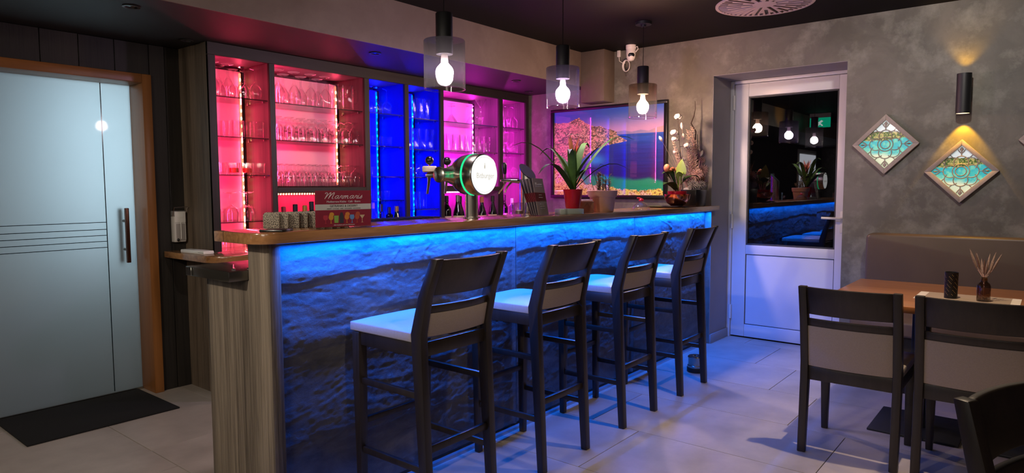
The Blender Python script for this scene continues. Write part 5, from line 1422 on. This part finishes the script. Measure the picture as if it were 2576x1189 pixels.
spike((-.02,.03,.12),(-.25,.05,.50),(-.03,0,.05),M_dry,fl=.018,nb=46)
def fan(p, q, n, spread, mat, nm='grass_fan'):
    p, q = Vector(p), Vector(q); g = G()
    for k in range(n):
        e = q+Vector((rs.uniform(-spread,spread),rs.uniform(-spread,spread),rs.uniform(-spread,spread)))
        g.tube(curve_pts(p,e,(rs.uniform(-.01,.01),0,.01),5),[.0014,.0014,.0016,.0014,.0005],4)
    return obj(nm, g, mat, df, smooth=True)
fan((-.02,.02,.13),(-.17,.05,.40),26,.06,M_dry)
fan((.02,.0,.13),(.03,.0,.38),26,.06,M_dry)
fan((.06,.0,.13),(.15,-.01,.16),22,.045,M_dry)
fan((.05,-.02,.13),(.14,-.02,.24),14,.04,M_dry2)
def pompon(c, r, mat, n=60):
    g = G(); c = Vector(c)
    for k in range(n):
        z = 1-2*(k+.5)/n; a = k*2.4; s = math.sqrt(1-z*z); d = Vector((s*cos(a),s*sin(a),z))
        g.tube([c,c+d*r*.6,c+d*r],[.001,.0022,.0012],4)
    st = obj('flower_head', g, mat, df, smooth=True)
    obj('flower_stalk', G().tube([c,Vector((c.x*.3,c.y*.3,.12))],.002,5), M_dry, st, smooth=True)
pompon((.15,-.02,.29),.050,M_dry2,80); pompon((.17,-.01,.37),.030,M_dry2,50); pompon((-.02,-.05,.25),.050,M_dry2,80); pompon((.03,-.06,.21),.04,simple('brown_cone',(110,70,48),.8),60)
pompon((-.08,-.04,.17),.045,M_greyleaf,80); pompon((.05,-.06,.16),.040,M_greyleaf,70); pompon((.0,-.07,.17),.04,M_greyleaf,70); pompon((-.09,.0,.22),.04,simple('plum_flower',(126,84,100),.8),60)
for k,(p,q) in enumerate((((-.02,.04,.12),(-.155,.02,.60)),((-.04,.05,.12),(-.33,.10,.50)),((.03,.02,.12),(.13,-.01,.40)),((.0,.03,.12),(-.10,.03,.52)))):
    pts = curve_pts(p,q,(0,0,.05),8); st = obj('bunny_tail_stem', G().tube(pts,.001,5), M_dry, df, smooth=True)
    dd = (pts[-1]-pts[-2]).normalized(); c = pts[-1]
    obj('bunny_tail', G().tube([c+dd*s for s in (0,.012,.03,.045,.055)],[.002,.010,.012,.009,.002],8), M_cotton, st, smooth=True)
# emergency exit sign hanging further back in the room (mirrored in the glazed door)
es_ = thing('exit_sign', 'green emergency exit sign hanging from the ceiling, mirrored in the glazed door', 'sign', (-.55,3.08,2.26))
obj('panel', G().box(-.006,.006,-.16,.16,0,.16), simple('exit_green',(0,120,70),.4,emit=(.0,.42,.22),es=2.5), es_)
obj('pictogram', G().prism([(-.05,.03),(-.01,.07),(-.05,.10),(-.02,.12),(.02,.09),(.05,.10),(.05,.08),(.02,.06),(.04,.03),(.02,.03),(0,.05),(-.03,.02)],.0062,.007,'x'), simple('sign_white_print',(235,245,240),.4,emit=(.8,.95,.9),es=2), es_)
obj('mount', G().box(-.02,.02,-.16,.16,.16,.23), M_white, es_)
